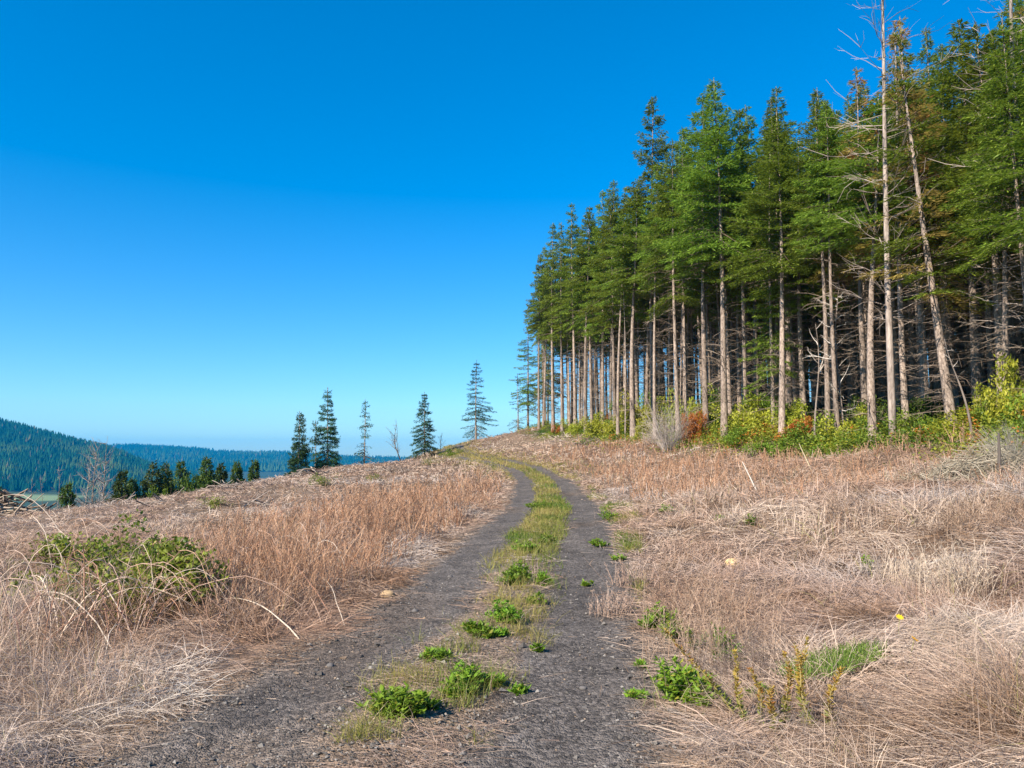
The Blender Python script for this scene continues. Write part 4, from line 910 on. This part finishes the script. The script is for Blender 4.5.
def grass_patch(px, py, rx, ry, n, label, seed, h=.09, ca=(.09, .19, .02), cb=(.24, .36, .06)):
    r = np.random.default_rng(seed); x, y, z = gpos(px, py); a = r.uniform(0, 6.3, n); e = np.sqrt(r.random(n)); X_, Y_ = e * np.cos(a) * rx, e * np.sin(a) * ry
    g = Geo(); blades(g, r, X_, Y_, H(x + X_, y + Y_) - z + .06, r.uniform(0, 6.3, n), r.normal(.9, .35, n), h * r.uniform(.3, 1.0, n), np.full(n, .004), mixc(ca, cb, r.random(n)), np.abs(r.normal(.7, .4, n)))
    o = g.link('grass_patch', M['leaf']); o.location = (x, y, z); return tag(o, label, 'grass patch')
grass_patch(832, 676, .30, .20, 1500, 'patch of short green grass right of the flower stalks', 71)
def flower_stalk(px, py, top_px, top_py, label, seed, ca=(.36, .27, .05), cb=(.50, .33, .07), base=(.22, .27, .05)):
    r = np.random.default_rng(seed); x, y, z = gpos(px, py); tx, ty, tz = at(top_px, top_py, y + r.uniform(-.1, .1))
    root = empty('flower_stalk', (x, y, z)); tag(root, label, 'plant', 'tall yellow flower stalks at the right front')
    s = np.linspace(0, 1, 7); v = np.array([tx - x, ty - y, tz - z]); hgt = np.linalg.norm(v)
    P = v[None] * s[:, None] + np.c_[.03 * np.sin(s * 5 + seed), .02 * np.cos(s * 4), np.zeros(7)] * s[:, None]
    Geo().tubes(P[None], (.005 * (1.2 - s))[None], (.30, .24, .10), 5).link('stem', M['wood'], root)
    n = 210; f = r.uniform(.08, 1.0, n); C = np.stack([np.interp(f, s, P[:, k]) for k in range(3)], -1); a = r.uniform(0, 6.3, n)
    D = unit(np.stack([np.cos(a), np.sin(a), r.uniform(.1, 1.2, n)], -1)); S = unit(np.cross(D, r.normal(0, .5, (n, 3)) + np.array([0, 0, 1.])))
    cc = mixc(mixc(base, ca, sstep(.2, .6, f)), cb, r.random(n) * sstep(.3, .7, f)); cc = mixc(cc, (.33, .13, .04), (r.random(n) < .15) * .8)
    Geo().leaves(C, D, S, r.uniform(.016, .045, n) * (1.25 - .7 * f), r.uniform(.006, .013, n), cc, .1).link('blooms', M['leaf'], root)
for i, a in enumerate([(806, 735, 800, 634, 'tallest yellow flower stalk, right one of the upright pair'), (816, 740, 788, 643, 'yellow flower stalk leaning slightly left beside the tallest one'),
                       (786, 735, 784, 652, 'upright yellow green flower stalk left of the tallest one'), (762, 738, 755, 668, 'short reddish yellow flower stalk right of the large green weed'),
                       (738, 722, 668, 628, 'orange brown flower stalk leaning far left over the large green weed'), (776, 742, 772, 685, 'shortest flower stalk at the bottom between the others'), (830, 738, 834, 668, 'thin yellow green flower stalk at the right end of the group'), (748, 730, 728, 650, 'thin orange flower stalk leaning slightly left behind the short reddish one')]):
    flower_stalk(*a, 700 + i)
def dry_bush(px, py, w_, h_, n, label, seed, ca=(.25, .15, .10), cb=(.42, .29, .2), group='dry brown weeds beside the track'):
    x, y, z = gpos(px, py); o = Geo(); r = np.random.default_rng(seed); a = r.uniform(0, 6.3, n); e = np.sqrt(r.random(n)) * w_ / 2
    X_, Y_ = x + e * np.cos(a), y + e * np.sin(a) * .8
    weed_field(o, r, X_, Y_, h_ * r.uniform(.3, 1.15, n), np.array(ca), np.array(cb), 11, .003, .55)
    ob = o.link('dry_weed', M['dry']); tag(ob, label, 'weed', group)
dry_bush(712, 668, .95, .60, 170, 'dry brown weed standing behind the large green weed', 81, (.28, .18, .12), (.52, .38, .28))
dry_bush(738, 690, .5, .30, 110, 'dark dry weed right of the large green weed', 82, (.13, .09, .07), (.26, .2, .17))
dry_bush(640, 586, .6, .3, 120, 'pinkish dry weed on the right bank beside the track', 83, (.36, .24, .18), (.55, .42, .34))
dry_bush(820, 742, .6, .22, 120, 'dark dry twigs at the bottom edge right of the flower stalks', 84, (.12, .09, .08), (.3, .25, .22))
dry_bush(705, 624, 1.0, .42, 140, 'low brown weed on the bank above the bright green weed', 85)
# brambles at the left front
def bramble(px, py, w_, h_, n, label, seed):
    r = np.random.default_rng(seed); x, y, z = gpos(px, py); root = empty('bramble_bush', (x, y, z - .03)); tag(root, label, 'bush', 'leafy brambles on the left bank')
    leaf_mass(r, int(n * 1.7), w_ / 2, w_ / 2 * .7, h_, .055, .04, (.08, .12, .014), (.28, .32, .04)).link('foliage', M['leaf'], root)
    stems(r, 26, w_ * .55, w_ * .4, h_ * 1.15, .004, (.15, .09, .06), (.38, .27, .2)).link('stems', M['wood'], root)
bramble(152, 612, 1.4, .60, 3000, 'leafy green bramble on the left bank with reddish canes over it', 91)
bramble(85, 612, 1.1, .45, 1900, 'yellow green bramble left of the leafy bramble on the bank', 92)
bramble(120, 584, 1.3, .62, 1800, 'small green bramble top rising behind the two front brambles', 93)
bramble(322, 486, 1.4, .5, 500, 'low olive bush in the grey grass under the short skyline fir', 94)
for i_, a_ in enumerate(bramble_spots): bramble(*a_, 970 + i_)
bramble(60, 563, 1.0, .32, 500, 'sparse bramble at the left edge in grey matted grass', 95)
def bush_canes(px, py, n, seed, spread):
    r = np.random.default_rng(seed); x, y, z = gpos(px, py); root = empty('bramble_bush', (x, y, z)); s = np.linspace(0, 1, 12)
    for k in range(n):
        a = r.uniform(0, 6.3); l = r.uniform(.5, 1.0) * spread; lift = r.uniform(.35, .8); o0 = r.normal(0, .22, 2); drop = r.uniform(0, .8)
        P = np.stack([o0[0] + np.cos(a) * l * s, o0[1] + np.sin(a) * l * .6 * s, lift * (4 * s * (1 - s) * .75 + s * drop)], -1) + np.cumsum(r.normal(0, .008, (12, 3)), 0); P[0, 2] = -.05
        c = mixc((.32, .17, .115), (.66, .54, .43), r.random() ** 1.2); rad = r.uniform(.0028, .0048)
        g = Geo(); g.tubes(P[None], (rad * (1.2 - .8 * s))[None], c, 4)
        m = 10; kk = r.integers(3, 11, m); dv = unit(r.normal(0, 1, (m, 3)) + np.array([0, 0, .1])); g.tubes(np.stack([P[kk], P[kk] + dv * r.uniform(.03, .14, m)[:, None]], 1), np.array([[rad * .5, rad * .3]]), c * .9, 3)
        g.link('cane', M['wood'], root)
    return root
for i, (px, py, n, sp_, lab) in enumerate([(120, 640, 22, 1.3, 'tangle of bare arching bramble canes in front of the leafy bramble'), (40, 650, 14, 1.1, 'tangle of bare arching canes at the left edge of the photo'),
        (215, 600, 16, 1.2, 'tangle of rusty arching canes right of the leafy bramble'), (300, 585, 12, 1.1, 'tangle of thin rusty canes among the weeds beside the left wheel track'), (60, 570, 10, 1.5, 'tangle of dark canes behind the yellow green bramble')]):
    tag(bush_canes(px, py, n, 950 + i, sp_), lab, 'bush', 'bare arching bramble tangles on the left bank')
def cane(p0, p1, lift, rad, label, seed, cc):
    """one arching cane between two pixel points on the ground"""
    r = np.random.default_rng(seed); a = np.array(gpos(*p0)); b = np.array(gpos(*p1)) if len(p1) == 2 else np.array(at(*p1)); s = np.linspace(0, 1, 14)
    P = a[None] * (1 - s)[:, None] + b[None] * s[:, None]; P[:, 2] += lift * 4 * s * (1 - s) * (1.25 - .5 * s); P += np.cumsum(r.normal(0, .006, P.shape), 0)
    root = Geo()
    root.tubes(P[None] - a, (rad * (1.15 - .8 * s))[None], cc, 5)
    m = 9; k = r.integers(4, 13, m); l = r.uniform(.05, .2, m); dv = unit(r.normal(0, 1, (m, 3)) + np.array([0, 0, .2])); A = P[k] - a
    root.tubes(np.stack([A, A + dv * l[:, None]], 1), np.array([[rad * .4, rad * .2]]), cc, 3)
    o = root.link('bramble_cane', M['wood']); o.location = a; return tag(o, label, 'cane', 'arching canes on the left bank')
PALE, RUSTY, DARKC = (.52, .43, .34), (.34, .19, .13), (.16, .09, .075)
for i, a in enumerate([
    ((136, 652), (52, 590), .40, .0048, 'thick bleached cane arching left, brightest on the left bank', PALE),
    ((138, 660), (190, 566), .30, .004, 'rusty cane rising from the bleached cane and bending right', RUSTY),
    ((300, 640), (196, 604), .18, .0045, 'pale cane arching from the track edge back into the weeds', PALE),
    ((120, 665), (0, 620), .38, .004, 'thin pale cane arching to the left edge above the tangled grass', PALE),
    ((134, 640), (10, 574), .42, .004, 'dark cane arching high across the brambles to the left edge', DARKC),
    ((250, 620), (120, 566), .42, .0035, 'thin rusty cane arching over the leafy bramble', RUSTY),
    ((330, 616), (215, 560), .40, .0035, 'thin rusty cane arching over the weeds right of the brambles', RUSTY),
    ((210, 640), (290, 575), .34, .0035, 'thin cane curving right among the rusty weeds', RUSTY),
    ((28, 690), (0, 640), .30, .004, 'dark cane at the lower left edge of the photo', DARKC),
    ((60, 680), (110, 610), .30, .0035, 'dull brown cane standing among tangled grass at the lower left', RUSTY),
    ((100, 690), (122, 640), .25, .0035, 'short pale cane curving in the grass below the bleached cane', PALE),
    ((345, 628), (312, 586), .22, .003, 'short pale cane bending at the edge of the left wheel track', PALE),
]): cane(*a[:5], 800 + i, a[5])
def stick(p0, p1, rad, label, seed, cc=(.6, .54, .47), d1=None):
    r = np.random.default_rng(seed); a = np.array(gpos(*p0)); b = np.array(at(p1[0], p1[1], a[1] + (d1 or 0))); s = np.linspace(0, 1, 7)
    P = (b - a)[None] * s[:, None] + np.cumsum(r.normal(0, .006, (7, 3)), 0) * s[:, None]; P[0, 2] -= .05
    o = Geo().tubes(P[None], (rad * (1.2 - .6 * s))[None], cc, 6, True).link('dead_stick', M['wood']); o.location = a; return tag(o, label, 'stick', 'bleached sticks in the dry grass')
stick((758, 494), (743, 462), .016, 'pale straight stick leaning left in the dry grass below the tallest fir', 1)
stick((812, 472), (800, 444), .014, 'thin pale stick standing in front of the green bushes', 2, (.55, .46, .3))
stick((1000, 480), (997, 432), .03, 'short dark broken post above the grey twig pile', 3, (.12, .10, .085))
stick((925, 566), (958, 554), .018, 'grey weathered branch lying by the cut stump', 4, (.5, .46, .42), -.05)
stick((918, 546), (932, 556), .02, 'pale broken branch propped over the cut stump', 5, (.58, .53, .48), -.1)
def rock(px, py, sz, c, label, seed, name='rock', cat='rock', group=None, flat=.65, rot=0):
    import bmesh
    r = np.random.default_rng(seed); x, y, z = gpos(px, py); bm = bmesh.new(); bmesh.ops.create_icosphere(bm, subdivisions=3, radius=1)
    for v in bm.verts:
        k = 1 + .35 * (float(fbm([v.co.x * 1.3 + seed], [v.co.y * 1.3 + v.co.z], seed)[0]) - .5) + .2 * (float(fbm([v.co.z * 3 + seed], [v.co.y * 3 - v.co.x], seed)[0]) - .5)
        v.co = v.co * k; v.co.x *= sz; v.co.y *= sz * .8; v.co.z = max(v.co.z, -.5) * sz * flat
    V = np.array([v.co[:] for v in bm.verts]); T = np.array([[v.index for v in f.verts] for f in bm.faces]); bm.free()
    cc = np.asarray(c)[None] * (.7 + .6 * fbm(V[:, 0] / sz * 4, V[:, 1] / sz * 4 + V[:, 2] / sz * 3, seed)[:, None])
    o = Geo().add(V, None, T, cc).link(name, M['stone'], None, True); o.location = (x, y, z + sz * flat * .35); o.rotation_euler = (0, 0, rot); return tag(o, label, cat, group)
rock(387, 597, .075, (.36, .25, .14), 'tan rock at the left edge of the left wheel track', 1)
rock(733, 566, .10, (.62, .45, .22), 'yellow stone on the matted grass right of the track', 2)
for i, (px, py, s_, lab) in enumerate([(415, 612, .03, 'dark stone on the left wheel track nearest the tan rock'), (450, 578, .03, 'small dark stone further up the left wheel track'), (583, 690, .022, 'small dark stone on the right wheel track at the front'),
                                   (330, 668, .026, 'small grey stone low on the left wheel track'), (622, 640, .024, 'small brown stone at the right edge of the right wheel track')]):
    rock(px, py, s_, (.12, .11, .105), lab, 10 + i, group='single stones on the track')
for i, a in enumerate([(846, 520, .9, .4, 160, 'brown dry weed clump on the right bank above the cut stump', (.26, .17, .12), (.46, .34, .25)), (985, 530, 1.0, .45, 180, 'brown dry weed clump below the pile of grey twigs', (.24, .15, .10), (.44, .32, .23)),
        (955, 600, .7, .5, 170, 'pale straw clump standing upright at the right side of the foreground', (.48, .38, .28), (.66, .54, .42)), (905, 590, .5, .4, 110, 'pale straw clump standing just below the cut stump', (.46, .36, .27), (.66, .54, .42)),
        (690, 560, .8, .28, 130, 'low pinkish weed clump left of the yellow stone', (.34, .22, .16), (.52, .38, .29)), (610, 615, .4, .25, 90, 'small pinkish weed clump on the right edge of the track', (.36, .24, .18), (.56, .43, .34))]):
    dry_bush(*a[:6], 120 + i, a[6], a[7], 'dry weed clumps on the right bank')
# cut stump: side, sawn top
x, y, z = gpos(905, 566); st = empty('tree_stump', (x, y, z)); tag(st, 'low brown cut stump half sunk in dry grass at the right', 'stump')
tzs = np.array([-.1, .02, .05, .07]); Geo().tubes(np.c_[np.zeros(4), np.zeros(4), tzs][None], np.array([[.2, .17, .15, .145]]), (.3, .3, .3), 14).link('trunk', M['bark'], st, True)
an = np.arange(14) * 2 * np.pi / 14; V = np.r_[[(0, 0, .076)], np.c_[.143 * np.cos(an), .143 * np.sin(an), np.full(14, .072)]]
Geo().add(V, None, [(0, 1 + k, 1 + (k + 1) % 14) for k in range(14)], (.24, .13, .085)).link('cut_face', M['wood'], st)
# two yellow fallen leaves
for i, (px, py, lab) in enumerate([(901, 648, 'yellow flower lying in the matted grass, upper of two'), (916, 673, 'orange yellow flower in the matted grass, lower of two')]):
    x, y, z = gpos(px, py); r = np.random.default_rng(900 + i); n = 9; a = np.arange(n) * 2 * np.pi / n
    root = empty('yellow_flower', (x, y, z + .17)); root.rotation_euler = (R(35), 0, i); tag(root, lab, 'flower', 'yellow flowers in the matted grass')
    D = np.stack([np.cos(a), np.sin(a), np.full(n, .25)], -1); Geo().leaves(np.zeros((n, 3)), unit(D), unit(np.cross(D, [0, 0, 1.])), .026, .015, (.75, .48 - .1 * i, .02), .1).link('petals', M['leaf'], root)
    Geo().tubes(np.array([[(0, 0, 0), (0, -.03, -.08), (.01, -.06, -.15)]]), .0018, (.25, .25, .08), 4).link('stem', M['wood'], root)
print('objects', len(scene.objects), 'faces', sum(len(m.polygons) * 1 for m in bpy.data.meshes))
